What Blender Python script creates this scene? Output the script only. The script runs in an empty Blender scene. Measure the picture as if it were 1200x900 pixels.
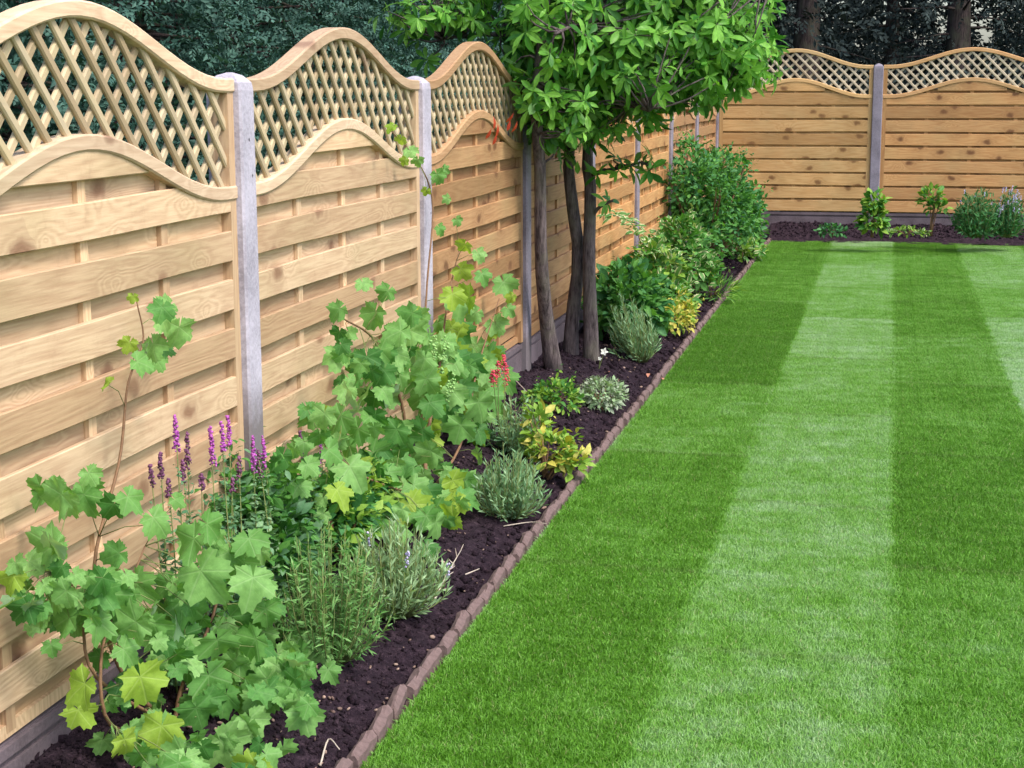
import bpy, math, random
import numpy as np
from mathutils import Vector, Matrix
R = random.Random(7)
NR = np.random.RandomState(11)
SC = bpy.context.scene
COL = SC.collection

# ------------------------------------------------------------------ camera
F_PX, YAW, PITCH, ROLL, CX, CZ = 1922.24, -.2255, .1798, -.0024, 1.7889, 1.5666
_cy, _sy, _cp, _sp = math.cos(YAW), math.sin(YAW), math.cos(PITCH), math.sin(PITCH)
FW = Vector((_sy*_cp, _cy*_cp, -_sp)); RT = Vector((_cy, -_sy, 0)); UP = RT.cross(FW)
RT, UP = RT*math.cos(ROLL)+UP*math.sin(ROLL), UP*math.cos(ROLL)-RT*math.sin(ROLL)
CAM = Vector((CX, 0, CZ))
cd = bpy.data.cameras.new('camera'); cam = bpy.data.objects.new('camera', cd); COL.objects.link(cam)
cd.sensor_width = 36; cd.lens = F_PX/1200*36; cd.clip_start = .05; cd.clip_end = 600
m = Matrix((RT, UP, -FW)).transposed().to_4x4(); m.translation = CAM; cam.matrix_world = m
SC.camera = cam
SC.render.resolution_x, SC.render.resolution_y = 1024, 768

# ------------------------------------------------------------------ light
SUN_EL, SUN_AZ = math.radians(55), math.radians(116)      # azimuth clockwise from +Y
w = bpy.data.worlds.new('World'); SC.world = w; w.use_nodes = True
wn = w.node_tree; bg = wn.nodes['Background']
sky = wn.nodes.new('ShaderNodeTexSky'); sky.sky_type = 'NISHITA'; sky.sun_disc = False
sky.sun_elevation = SUN_EL; sky.sun_rotation = SUN_AZ; sky.dust_density = 3.0; sky.air_density = 1.0; sky.ozone_density = 1.0
wn.links.new(sky.outputs[0], bg.inputs[0]); bg.inputs[1].default_value = .14
sl = bpy.data.lights.new('sun', 'SUN'); sl.energy = 1.5; sl.angle = math.radians(14); sl.color = (1, .95, .88)
so = bpy.data.objects.new('sun', sl); COL.objects.link(so)
sd = Vector((math.sin(SUN_AZ)*math.cos(SUN_EL), math.cos(SUN_AZ)*math.cos(SUN_EL), math.sin(SUN_EL)))
so.rotation_euler = sd.to_track_quat('Z', 'Y').to_euler(); so.location = (6, -4, 9)
SC.view_settings.view_transform = 'Standard'; SC.view_settings.look = 'None'
SC.view_settings.exposure = 1.25; SC.view_settings.gamma = 1.0

# ------------------------------------------------------------------ helpers
def at(u, v, x=None, y=None, z=None):
    """world point seen at photograph pixel (u, v) on the given plane"""
    d = FW + RT*((u-600)/F_PX) - UP*((v-450)/F_PX)
    t = (x-CAM.x)/d.x if x is not None else (y-CAM.y)/d.y if y is not None else (z-CAM.z)/d.z
    return CAM + d*t
def pix(p):
    d = Vector(p)-CAM; zz = d.dot(FW)
    return (600+F_PX*d.dot(RT)/zz, 450-F_PX*d.dot(UP)/zz, zz)
def tag(o, label=None, cat=None, group=None, kind=None):
    if label: o['label'] = label
    if cat: o['category'] = cat
    if group: o['group'] = group
    if kind: o['kind'] = kind
    return o
def empty(name, loc, label=None, cat=None, group=None):
    o = bpy.data.objects.new(name, None); COL.objects.link(o); o.location = loc; o.empty_display_size = .1
    return tag(o, label, cat, group)
def link(name, me, parent=None, mat=None):
    o = bpy.data.objects.new(name, me); COL.objects.link(o)
    if parent: o.parent = parent
    if mat is not None: o.matrix_local = mat
    return o
def mesh(name, V, F, mat, smooth=False, UV=None):
    """V (n,3), F list/array of faces, UV per vertex (n,2)"""
    V = np.asarray(V, dtype=np.float32); me = bpy.data.meshes.new(name)
    if isinstance(F, np.ndarray):
        nf, k = F.shape; me.vertices.add(len(V)); me.vertices.foreach_set('co', V.ravel())
        me.loops.add(nf*k); me.loops.foreach_set('vertex_index', F.astype(np.int32).ravel())
        me.polygons.add(nf); me.polygons.foreach_set('loop_start', np.arange(0, nf*k, k, dtype=np.int32))
        me.update(calc_edges=True)
    else:
        me.from_pydata([tuple(map(float, v)) for v in V], [], F)
    if UV is not None:
        li = np.zeros(len(me.loops), dtype=np.int32); me.loops.foreach_get('vertex_index', li)
        l = me.uv_layers.new(name='UVMap'); l.data.foreach_set('uv', np.asarray(UV, dtype=np.float32)[li].ravel())
    if smooth: me.polygons.foreach_set('use_smooth', np.ones(len(me.polygons), dtype=bool))
    me.materials.append(mat); me.update()
    return me
def box(x0, x1, y0, y1, z0, z1):
    V = [(x, y, z) for x in (x0, x1) for y in (y0, y1) for z in (z0, z1)]
    return V, [(0, 1, 3, 2), (4, 6, 7, 5), (0, 4, 5, 1), (2, 3, 7, 6), (0, 2, 6, 4), (1, 5, 7, 3)]
def prism(sections, closed=True):
    """list of equal rings of points -> skinned closed tube"""
    n = len(sections[0]); V = [p for s in sections for p in s]; F = []
    for i in range(len(sections)-1):
        for j in range(n):
            a, b = i*n+j, i*n+(j+1) % n; F.append((a, b, b+n, a+n))
    F.append(tuple(range(n))[::-1]); F.append(tuple(range((len(sections)-1)*n, len(sections)*n)))
    return V, F
def merge(parts):
    V, F = [], []
    for v, f in parts:
        k = len(V); V += list(v); F += [tuple(i+k for i in q) for q in f]
    return V, F
def tube(pts, rad, n=7, jit=0):
    pts = [Vector(p) for p in pts]; secs = []
    ref = Vector((.3, .2, 1)).normalized() if abs((pts[-1]-pts[0]).normalized().z) < .9 else Vector((1, .1, 0))
    for i, p in enumerate(pts):
        t = (pts[min(i+1, len(pts)-1)]-pts[max(i-1, 0)]).normalized()
        a = t.cross(ref).normalized(); b = t.cross(a)
        secs.append([p+(a*math.cos(k*2*math.pi/n)+b*math.sin(k*2*math.pi/n))*rad[i]*(1+R.uniform(-jit, jit)) for k in range(n)])
    return prism(secs)
def curve(ctrl, n):
    """Catmull-Rom through control points"""
    P = [Vector(c) for c in ctrl]; P = [P[0]*2-P[1]]+P+[P[-1]*2-P[-2]]; out = []
    segs = len(P)-3
    for i in range(n+1):
        s = min(i/n*segs, segs-1e-6); k = int(s); t = s-k; a, b, c, d = P[k:k+4]
        out.append(.5*((2*b)+(c-a)*t+(2*a-5*b+4*c-d)*t*t+(3*b-a-3*c+d)*t**3))
    return out
def lerp_list(a, b, n): return [a+(b-a)*i/n for i in range(n+1)]
def frame(p, tip, nrm, s):
    """matrix: local +Y along tip, +Z along nrm"""
    y = Vector(tip).normalized(); z = Vector(nrm); z = (z-y*z.dot(y))
    z = z.normalized() if z.length > 1e-4 else y.orthogonal().normalized()
    x = y.cross(z); s = s if isinstance(s, (tuple, list)) else (s, s, s)
    M = Matrix(((x.x*s[0], y.x*s[1], z.x*s[2], p[0]), (x.y*s[0], y.y*s[1], z.y*s[2], p[1]), (x.z*s[0], y.z*s[1], z.z*s[2], p[2]), (0, 0, 0, 1)))
    return M
def join_inst(name, temps, mats, mat, origin=(0, 0, 0), smooth=True):
    """one mesh from many placed templates (V,F tri,UV)"""
    Vs, Fs, Us = [], [], []; off = 0; o = np.array(origin)
    for ti, (V, F, U) in enumerate(temps):
        Ms = [np.array(M) for k, M in mats if k == ti]
        if not Ms: continue
        Ms = np.array(Ms); P = np.einsum('nij,vj->nvi', Ms[:, :3, :3], V)+Ms[:, None, :3, 3]-o
        n, v = P.shape[:2]
        Vs.append(P.reshape(-1, 3)); Fs.append((F[None]+(np.arange(n)*v)[:, None, None]).reshape(-1, 3)+off)
        Us.append(np.tile(U, (n, 1))); off += n*v
    return mesh(name, np.concatenate(Vs), np.concatenate(Fs), mat, smooth, np.concatenate(Us))
def rdir(zmin=-1, zmax=1):
    z = R.uniform(zmin, zmax); a = R.uniform(0, 2*math.pi); r = math.sqrt(max(0, 1-z*z))
    return Vector((r*math.cos(a), r*math.sin(a), z))

# ------------------------------------------------------------------ materials
def newmat(name, rough=.6, spec=.3):
    mt = bpy.data.materials.new(name); mt.use_nodes = True; nt = mt.node_tree
    b = nt.nodes['Principled BSDF']; b.inputs['Roughness'].default_value = rough; b.inputs['Specular IOR Level'].default_value = spec
    return mt, nt, b
class N:
    def __init__(s, nt): s.nt = nt
    def n(s, t, **k):
        o = s.nt.nodes.new(t)
        for a, b in k.items():
            if a.startswith('i_'):
                key = a[2:]; key = int(key) if key.isdigit() else key.replace('_', ' ')
                s.put(o.inputs[key], b)
            else: setattr(o, a, b)
        return o
    def put(s, sock, v):
        if isinstance(v, bpy.types.NodeSocket): s.nt.links.new(v, sock)
        elif isinstance(v, bpy.types.Node): s.nt.links.new(v.outputs[0], sock)
        else: sock.default_value = v
    def m(s, op, a, b=0., c=0., clamp=False):
        o = s.nt.nodes.new('ShaderNodeMath'); o.operation = op; o.use_clamp = clamp
        s.put(o.inputs[0], a); s.put(o.inputs[1], b); s.put(o.inputs[2], c); return o.outputs[0]
    def mix(s, f, a, b, mode='MIX'):
        o = s.nt.nodes.new('ShaderNodeMix'); o.data_type = 'RGBA'; o.blend_type = mode
        s.put(o.inputs[0], f); s.put(o.inputs[6], a); s.put(o.inputs[7], b); return o.outputs[2]
    def ramp(s, f, stops, interp='LINEAR'):
        o = s.nt.nodes.new('ShaderNodeValToRGB'); s.put(o.inputs[0], f); cr = o.color_ramp; cr.interpolation = interp
        while len(cr.elements) < len(stops): cr.elements.new(.5)
        for e, (p, c) in zip(cr.elements, stops): e.position = p; e.color = (*c, 1) if len(c) == 3 else c
        return o.outputs[0]
    def noise(s, vec, scale, detail=3, rough=.55):
        o = s.n('ShaderNodeTexNoise'); s.put(o.inputs['Vector'], vec); o.inputs['Scale'].default_value = scale
        o.inputs['Detail'].default_value = detail; o.inputs['Roughness'].default_value = rough; return o.outputs[0]
    def bump(s, h, strength, dist): 
        o = s.n('ShaderNodeBump'); s.put(o.inputs['Height'], h); o.inputs['Strength'].default_value = strength; o.inputs['Distance'].default_value = dist
        return o.outputs[0]
def c4(c): return (*c, 1)

def wood(name, light, dark, knot, axis='Y', knots=1.0, green=(.30, .27, .13)):
    """sawn pressure-treated softwood, grain along the object's long axis; each board its own cut of the log"""
    mt, nt, b = newmat(name, .62, .25); k = N(nt)
    tc = k.n('ShaderNodeTexCoord'); oi = k.n('ShaderNodeObjectInfo')
    rnd = oi.outputs['Random']
    off = k.n('ShaderNodeCombineXYZ', i_X=k.m('MULTIPLY', rnd, 37.), i_Y=k.m('MULTIPLY', rnd, 91.), i_Z=k.m('MULTIPLY', rnd, 53.))
    v = k.n('ShaderNodeVectorMath', operation='ADD', i_0=tc.outputs['Object'], i_1=off.outputs[0]).outputs[0]
    sc = {'Y': (1, .06, 1), 'X': (.06, 1, 1), 'Z': (1, 1, .06)}[axis]
    ks = {'Y': (.55, .34, .55), 'X': (.34, .55, .55), 'Z': (.55, .55, .34)}[axis]
    # knots
    vk0 = k.n('ShaderNodeVectorMath', operation='MULTIPLY', i_0=v, i_1=tuple(x*9 for x in ks)).outputs[0]
    warp = k.n('ShaderNodeTexNoise'); k.put(warp.inputs['Vector'], v); warp.inputs['Scale'].default_value = 14
    vk1 = k.n('ShaderNodeVectorMath', operation='ADD', i_0=vk0, i_1=k.n('ShaderNodeVectorMath', operation='SCALE', i_0=warp.outputs['Color'], i_Scale=.22).outputs[0]).outputs[0]
    sk = k.n('ShaderNodeSeparateXYZ', i_0=vk1); vk = k.n('ShaderNodeCombineXYZ', i_X=sk.outputs['Y'], i_Y=sk.outputs['Z']).outputs[0]
    vo = k.n('ShaderNodeTexVoronoi', voronoi_dimensions='2D'); k.put(vo.inputs['Vector'], vk); vo.inputs['Scale'].default_value = 1.0
    kd = vo.outputs['Distance']
    near = k.m('SUBTRACT', 1., k.m('MULTIPLY', kd, 2.6), clamp=True)
    # grain, bent round the knots
    vs = k.n('ShaderNodeVectorMath', operation='MULTIPLY', i_0=v, i_1=sc).outputs[0]
    n0 = k.noise(vs, 9, 2)
    rings = k.m('SINE', k.m('MULTIPLY', k.m('ADD', n0, k.m('MULTIPLY', k.m('POWER', near, 2.), .22)), 95.))
    fine = k.noise(vs, 160, 3)
    blot = k.noise(v, 1.7, 3)
    g = k.m('ADD', k.m('MULTIPLY', k.m('ADD', k.m('MULTIPLY', rings, .5), .5), .26), k.m('MULTIPLY', fine, .84))
    col = k.ramp(g, [(.18, dark), (.75, light)])
    col = k.mix(k.m('MULTIPLY', k.ramp(blot, [(.45, (0, 0, 0)), (.7, (1, 1, 1))]), .28), col, c4(green))
    tint = k.ramp(k.m('FRACT', k.m('MULTIPLY', rnd, 7.3)), [(0, (.70, .64, .58)), (.5, (1, 1, 1)), (1, (1.12, 1.08, 1.02))])
    col = k.mix(1., col, tint, 'MULTIPLY')
    wn_ = k.n('ShaderNodeTexWhiteNoise'); k.put(wn_.inputs['Vector'], vo.outputs['Position'] if 'Position' in vo.outputs else vk)
    on = k.m('GREATER_THAN', wn_.outputs[0], 1-.40*knots)
    core = k.ramp(kd, [(.05, (1, 1, 1)), (.09, (.7, .7, .7)), (.14, (0, 0, 0))])
    col = k.mix(k.m('MULTIPLY', core, on), col, c4(knot))
    halo = k.ramp(kd, [(.1, (1, 1, 1)), (.5, (0, 0, 0))])
    col = k.mix(k.m('MULTIPLY', k.m('MULTIPLY', halo, on), .45), col, c4(tuple(a*.8 for a in dark)))
    # weather stains running near the ends / lower edges
    st = k.noise(v, 14, 4, .7); col = k.mix(k.m('MULTIPLY', k.ramp(st, [(.56, (0, 0, 0)), (.72, (1, 1, 1))]), .22), col, c4((.30, .17, .10)))
    nt.links.new(col, b.inputs['Base Color'])
    nt.links.new(k.bump(k.m('ADD', g, k.m('MULTIPLY', st, .6)), .35, .002), b.inputs['Normal'])
    return mt
PALE = ((.64, .47, .30), (.46, .295, .18), (.17, .075, .04))
MID_SHADED = ((.43, .255, .13), (.30, .155, .072), (.10, .04, .02))  # darker timber, shade near the tree put into its colour
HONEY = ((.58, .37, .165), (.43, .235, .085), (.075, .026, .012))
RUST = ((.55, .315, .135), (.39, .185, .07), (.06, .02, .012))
WOODS = {}
for nm, P3 in (('pale', PALE), ('mid', MID_SHADED), ('honey', HONEY), ('rust', RUST)):
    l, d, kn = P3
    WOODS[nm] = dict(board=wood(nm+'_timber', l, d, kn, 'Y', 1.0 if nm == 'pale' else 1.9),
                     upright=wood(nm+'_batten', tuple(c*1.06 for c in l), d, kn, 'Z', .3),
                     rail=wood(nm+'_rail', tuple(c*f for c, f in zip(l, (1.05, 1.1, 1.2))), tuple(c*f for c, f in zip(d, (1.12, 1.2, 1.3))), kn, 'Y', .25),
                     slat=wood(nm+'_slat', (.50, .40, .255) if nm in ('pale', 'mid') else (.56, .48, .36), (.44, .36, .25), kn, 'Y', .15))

def concrete(name, base, dark, damp_z=None):
    mt, nt, b = newmat(name, .85, .2); k = N(nt)
    tc = k.n('ShaderNodeTexCoord'); oi = k.n('ShaderNodeObjectInfo'); geo = k.n('ShaderNodeNewGeometry')
    v = k.n('ShaderNodeVectorMath', operation='ADD', i_0=tc.outputs['Object'], i_1=k.n('ShaderNodeCombineXYZ', i_X=k.m('MULTIPLY', oi.outputs['Random'], 30.)).outputs[0]).outputs[0]
    a = k.noise(v, 6, 4); f = k.noise(v, 90, 3, .7)
    col = k.ramp(k.m('ADD', k.m('MULTIPLY', a, .6), k.m('MULTIPLY', f, .4)), [(.36, tuple(c*.6 for c in base)), (.56, base), (.70, tuple(min(1, c*1.15) for c in base))])
    vo = k.n('ShaderNodeTexVoronoi'); k.put(vo.inputs['Vector'], v); vo.inputs['Scale'].default_value = 17
    pit = k.ramp(vo.outputs['Distance'], [(.07, (1, 1, 1)), (.12, (0, 0, 0))])
    big = k.ramp(k.noise(v, 3.2, 2), [(.56, (0, 0, 0)), (.6, (1, 1, 1))])
    col = k.mix(k.m('MULTIPLY', pit, big), col, c4((.05, .045, .05)))
    if damp_z is not None:
        sx = k.n('ShaderNodeSeparateXYZ', i_0=tc.outputs['Object'])
        h = k.m('ADD', sx.outputs['Z'], k.m('MULTIPLY', k.m('SUBTRACT', k.noise(v, 28, 4, .7), .5), .16))
        col = k.mix(k.ramp(k.m('DIVIDE', h, damp_z*2), [(.44, (1, 1, 1)), (.56, (0, 0, 0))]), col, c4(dark))
    nt.links.new(col, b.inputs['Base Color'])
    nt.links.new(k.bump(k.m('SUBTRACT', f, k.m('MULTIPLY', pit, big)), .5, .003), b.inputs['Normal'])
    return mt
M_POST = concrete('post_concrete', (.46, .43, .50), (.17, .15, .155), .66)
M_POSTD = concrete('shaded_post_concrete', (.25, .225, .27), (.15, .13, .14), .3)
M_GRAVEL = concrete('gravel_board_concrete', (.145, .115, .13), (.1, .09, .09))

def leafmat(name, c0, c1, vein=None, edge=None, gloss=.55, trans=.38, back=None, lobes=5):
    """leaf: colour differs leaf by leaf; UV carries the leaf's own plane (x across, y along, stem at 0)"""
    mt, nt, b = newmat(name, gloss, .22); k = N(nt)
    geo = k.n('ShaderNodeNewGeometry'); oi = k.n('ShaderNodeObjectInfo'); uv = k.n('ShaderNodeUVMap')
    r = k.m('FRACT', k.m('ADD', geo.outputs['Random Per Island'], oi.outputs['Random']))
    col = k.mix(k.m('MULTIPLY', r, 1.), c4(c0), c4(c1))
    v2 = k.n('ShaderNodeVectorMath', operation='ADD', i_0=uv.outputs[0], i_1=k.n('ShaderNodeCombineXYZ', i_X=k.m('MULTIPLY', r, 17.)).outputs[0]).outputs[0]
    n = k.noise(v2, 5, 3)
    col = k.mix(k.m('MULTIPLY', k.ramp(n, [(.35, (0, 0, 0)), (.7, (1, 1, 1))]), .45), col, c4(tuple(x*.62 for x in c0)))
    if vein:
        sx = k.n('ShaderNodeSeparateXYZ', i_0=uv.outputs[0])
        X, Y = sx.outputs['X'], sx.outputs['Y']
        rr = k.m('SQRT', k.m('ADD', k.m('MULTIPLY', X, X), k.m('MULTIPLY', Y, Y)))
        if lobes:
            an = k.m('ARCTAN2', X, Y); st = .98
            fr = k.m('ABSOLUTE', k.m('SUBTRACT', an, k.m('MULTIPLY', k.m('MINIMUM', 2., k.m('MAXIMUM', -2., k.m('ROUND', k.m('DIVIDE', an, st)))), st)))
            dd = k.m('MULTIPLY', k.m('SINE', fr), rr)
            side = k.m('ABSOLUTE', k.m('SINE', k.m('MULTIPLY', k.m('SUBTRACT', k.m('MULTIPLY', k.m('COSINE', fr), rr), k.m('MULTIPLY', dd, .9)), 24.)))
        else:
            dd = k.m('ABSOLUTE', X)
            side = k.m('ABSOLUTE', k.m('SINE', k.m('MULTIPLY', k.m('SUBTRACT', Y, k.m('MULTIPLY', dd, .8)), 26.)))
        vm = k.ramp(dd, [(.006, (1, 1, 1)), (.035, (0, 0, 0))])
        vs = k.m('MULTIPLY', k.ramp(side, [(.0, (1, 1, 1)), (.28, (0, 0, 0))]), .4)
        vm = k.m('MAXIMUM', vm, vs)
        col = k.mix(k.m('MULTIPLY', vm, .30), col, c4(vein))
        nt.links.new(k.bump(k.m('ADD', k.m('SUBTRACT', 1., vm), k.m('MULTIPLY', n, 1.2)), .28, .004), b.inputs['Normal'])
    if edge:
        sx = k.n('ShaderNodeSeparateXYZ', i_0=uv.outputs[0])
        e = k.m('ADD', k.m('ABSOLUTE', sx.outputs['X']), k.m('MULTIPLY', k.m('SUBTRACT', n, .5), .25))
        col = k.mix(k.ramp(e, [(.12, (0, 0, 0)), (.2, (1, 1, 1))]), col, c4(edge))
    if back: col = k.mix(geo.outputs['Backfacing'], col, c4(back))
    nt.links.new(col, b.inputs['Base Color'])
    if trans:
        tr = k.n('ShaderNodeBsdfTranslucent'); nt.links.new(k.mix(1., col, c4((1.3, 1.35, .55)), 'MULTIPLY'), tr.inputs[0])
        mx = k.n('ShaderNodeMixShader'); mx.inputs[0].default_value = trans
        out = nt.nodes['Material Output']; nt.links.new(b.outputs[0], mx.inputs[1]); nt.links.new(tr.outputs[0], mx.inputs[2]); nt.links.new(mx.outputs[0], out.inputs[0])
    return mt
M_VINE = leafmat('vine_leaf', (.12, .31, .065), (.27, .50, .155), vein=(.32, .48, .22), back=(.22, .36, .19))
M_VINEY = leafmat('young_vine_leaf', (.24, .40, .04), (.33, .47, .07), vein=(.42, .55, .18), back=(.32, .45, .15))
M_VINED = leafmat('mature_vine_leaf', (.05, .18, .035), (.13, .33, .075), vein=(.2, .36, .14), back=(.15, .28, .13))
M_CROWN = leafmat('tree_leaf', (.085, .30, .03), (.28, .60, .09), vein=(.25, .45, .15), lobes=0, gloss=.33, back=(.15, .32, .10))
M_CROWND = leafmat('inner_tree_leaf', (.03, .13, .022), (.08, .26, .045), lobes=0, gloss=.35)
M_RED = leafmat('red_leaf', (.35, .035, .02), (.55, .09, .04))
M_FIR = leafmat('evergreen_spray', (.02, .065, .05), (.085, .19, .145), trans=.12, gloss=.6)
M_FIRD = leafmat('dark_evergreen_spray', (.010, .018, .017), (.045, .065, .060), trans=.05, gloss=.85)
M_LAV = leafmat('lavender_leaf', (.22, .36, .17), (.38, .54, .30), trans=.25, gloss=.6)
M_LAVD = leafmat('grey_lavender_leaf', (.16, .32, .15), (.33, .50, .28), trans=.25, gloss=.6)
M_ROS = leafmat('rosemary_leaf', (.09, .24, .055), (.23, .43, .14), trans=.2, gloss=.5)
M_GRN = leafmat('bushy_leaf', (.04, .17, .03), (.14, .36, .07), trans=.3, lobes=0, vein=(.2, .36, .12))
M_DGRN = leafmat('dark_bush_leaf', (.028, .13, .04), (.09, .26, .08), trans=.2)
M_LIME = leafmat('lime_leaf', (.17, .33, .04), (.30, .47, .08), trans=.3)
M_YEL = leafmat('yellow_leaf', (.50, .45, .06), (.58, .55, .16), trans=.25)
M_CREAM = leafmat('variegated_leaf', (.08, .22, .05), (.14, .30, .08), edge=(.60, .60, .35), trans=.25)
M_SILV = leafmat('silver_leaf', (.25, .33, .22), (.42, .48, .36), trans=.15, gloss=.7)
M_SAL = leafmat('salvia_leaf', (.06, .17, .075), (.17, .32, .16), trans=.2)
def plain(name, c0, c1, scale=30, rough=.7, bump=.4, spec=.25):
    mt, nt, b = newmat(name, rough, spec); k = N(nt); tc = k.n('ShaderNodeTexCoord'); geo = k.n('ShaderNodeNewGeometry')
    n = k.noise(tc.outputs['Object'], scale, 4, .65)
    r = k.m('ADD', k.m('MULTIPLY', n, .6), k.m('MULTIPLY', geo.outputs['Random Per Island'], .4))
    nt.links.new(k.ramp(r, [(.25, c0), (.75, c1)]), b.inputs['Base Color'])
    nt.links.new(k.bump(n, bump, .004), b.inputs['Normal']); return mt
M_PURP = plain('purple_floret', (.20, .025, .20), (.50, .13, .47), 60, .6)
M_PURPD = plain('faded_floret', (.08, .03, .06), (.22, .08, .17), 60, .7)
M_LILAC = plain('lilac_floret', (.36, .30, .55), (.62, .58, .78), 60, .6)
M_PINK = plain('pink_red_floret', (.45, .02, .05), (.75, .10, .15), 60, .55)
M_WHITE = plain('white_petal', (.65, .65, .55), (.85, .85, .78), 60, .6)
M_STEM = plain('green_stem', (.12, .16, .05), (.22, .26, .09), 40)
M_CANE = plain('brown_cane', (.10, .055, .03), (.26, .15, .08), 60, .75, .8)
M_TWIG = plain('dry_twig', (.32, .26, .2), (.55, .48, .4), 60, .85, .6)
M_BRICK = plain('edging_brick_clay', (.055, .036, .034), (.22, .15, .14), 38, .9, .9)
M_CHIP = plain('bark_chip', (.07, .04, .035), (.40, .28, .22), 90, .9, .5)
M_FALLEN = plain('fallen_leaf', (.30, .08, .04), (.60, .32, .22), 40, .7, .4)

def bark(name, c0, c1, moss=(.16, .20, .09)):
    mt, nt, b = newmat(name, .9, .15); k = N(nt); tc = k.n('ShaderNodeTexCoord')
    v = k.n('ShaderNodeVectorMath', operation='MULTIPLY', i_0=tc.outputs['Object'], i_1=(1, 1, .16)).outputs[0]
    a = k.noise(v, 55, 5, .7); p = k.noise(tc.outputs['Object'], 7, 4)
    col = k.ramp(a, [(.36, c0), (.62, c1)]); col = k.mix(k.m('MULTIPLY', k.ramp(p, [(.48, (0, 0, 0)), (.65, (1, 1, 1))]), .6), col, c4(moss))
    nt.links.new(col, b.inputs['Base Color']); nt.links.new(k.bump(a, .9, .012), b.inputs['Normal']); return mt
M_BARK = bark('tree_bark', (.035, .026, .028), (.17, .135, .135), (.15, .14, .105))
M_BARKD = bark('conifer_bark', (.025, .018, .018), (.085, .065, .06), (.08, .085, .055))

# soil: dark, slightly purple-brown compost
M_SOIL, nt, b = newmat('dark_compost', .95, .15); k = N(nt); geo = k.n('ShaderNodeNewGeometry')
pz = geo.outputs['Position']; a = k.noise(pz, 30, 5, .7); f = k.noise(pz, 170, 3, .7)
r_ = k.m('ADD', k.m('MULTIPLY', a, .5), k.m('ADD', k.m('MULTIPLY', f, .35), k.m('MULTIPLY', geo.outputs['Random Per Island'], .15)))
nt.links.new(k.ramp(r_, [(.3, (.007, .004, .007)), (.52, (.024, .014, .021)), (.66, (.075, .048, .062)), (.78, (.20, .14, .15))]), b.inputs['Base Color'])
nt.links.new(k.bump(k.m('ADD', a, f), .9, .012), b.inputs['Normal'])

# lawn colours: turf rolls of their own green, plus the mowing stripes' sheen painted in, the same for blades and the thatch under them
SX0, SW = .6165, .6147
def turf_colour(k, geo, blade):
    sx = k.n('ShaderNodeSeparateXYZ', i_0=geo.outputs['Position']); X, Y = sx.outputs['X'], sx.outputs['Y']
    pos = geo.outputs['Position']
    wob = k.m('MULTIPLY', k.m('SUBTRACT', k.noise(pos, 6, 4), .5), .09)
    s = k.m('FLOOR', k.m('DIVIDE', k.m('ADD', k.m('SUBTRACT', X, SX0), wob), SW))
    par = k.m('SUBTRACT', .5, k.m('MULTIPLY', k.m('SINE', k.m('MULTIPLY', k.m('ADD', k.m('SUBTRACT', X, SX0), wob), math.pi/SW)), 5.), clamp=True)  # stripes: light and dark of bent blades, put into the colour
    yy = k.m('DIVIDE', k.m('ADD', k.m('ADD', Y, k.m('MULTIPLY', s, .77)), wob), 1.75)
    roll = k.n('ShaderNodeTexWhiteNoise', noise_dimensions='2D'); k.put(roll.inputs['Vector'], k.n('ShaderNodeCombineXYZ', i_X=s, i_Y=k.m('FLOOR', yy)).outputs[0])
    rv = roll.outputs[0]
    fy = k.m('FRACT', yy)
    seam = k.ramp(k.m('MINIMUM', fy, k.m('SUBTRACT', 1., fy)), [(0, (1, 1, 1)), (.02, (0, 0, 0))])
    big = k.noise(pos, 1.6, 3); mid = k.noise(pos, 7, 4, .65)
    stretch = k.n('ShaderNodeVectorMath', operation='MULTIPLY', i_0=pos, i_1=(.5, 3.4, 1)).outputs[0]
    rows = k.noise(stretch, 3, 3)
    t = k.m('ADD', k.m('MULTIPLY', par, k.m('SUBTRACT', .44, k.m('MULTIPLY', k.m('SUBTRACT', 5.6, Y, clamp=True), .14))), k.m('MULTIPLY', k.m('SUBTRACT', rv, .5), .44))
    t = k.m('ADD', t, k.m('MULTIPLY', k.m('SUBTRACT', mid, .5), .95))
    t = k.m('ADD', t, k.m('MULTIPLY', k.m('SUBTRACT', big, .5), .7))
    t = k.m('ADD', t, k.m('MULTIPLY', k.m('SUBTRACT', rows, .5), .6))
    t = k.m('ADD', t, .20)
    if blade: t = k.m('ADD', t, k.m('MULTIPLY', k.m('SUBTRACT', geo.outputs['Random Per Island'], .5), .45))
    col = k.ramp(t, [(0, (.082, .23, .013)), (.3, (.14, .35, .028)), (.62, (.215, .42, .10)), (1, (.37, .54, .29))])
    col = k.mix(k.m('MULTIPLY', seam, .30), col, c4((.12, .16, .05)))
    return col
M_TURF, nt, b = newmat('turf_thatch', .95, .1); k = N(nt); geo = k.n('ShaderNodeNewGeometry')
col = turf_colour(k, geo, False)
fn = k.noise(geo.outputs['Position'], 140, 3, .7)
nt.links.new(k.mix(k.ramp(fn, [(.4, (1, 1, 1)), (.65, (0, 0, 0))]), col, c4((.035, .06, .012))), b.inputs['Base Color'])
M_BLADE, nt, b = newmat('grass_blade', .5, .3); k = N(nt); geo = k.n('ShaderNodeNewGeometry')
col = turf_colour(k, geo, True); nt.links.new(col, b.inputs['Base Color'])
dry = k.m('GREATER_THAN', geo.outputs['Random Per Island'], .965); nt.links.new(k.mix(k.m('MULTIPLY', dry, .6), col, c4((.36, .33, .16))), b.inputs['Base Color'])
tr = k.n('ShaderNodeBsdfTranslucent'); nt.links.new(col, tr.inputs[0]); mx = k.n('ShaderNodeMixShader'); mx.inputs[0].default_value = .3
nt.links.new(b.outputs[0], mx.inputs[1]); nt.links.new(tr.outputs[0], mx.inputs[2]); nt.links.new(mx.outputs[0], nt.nodes['Material Output'].inputs[0])

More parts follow.
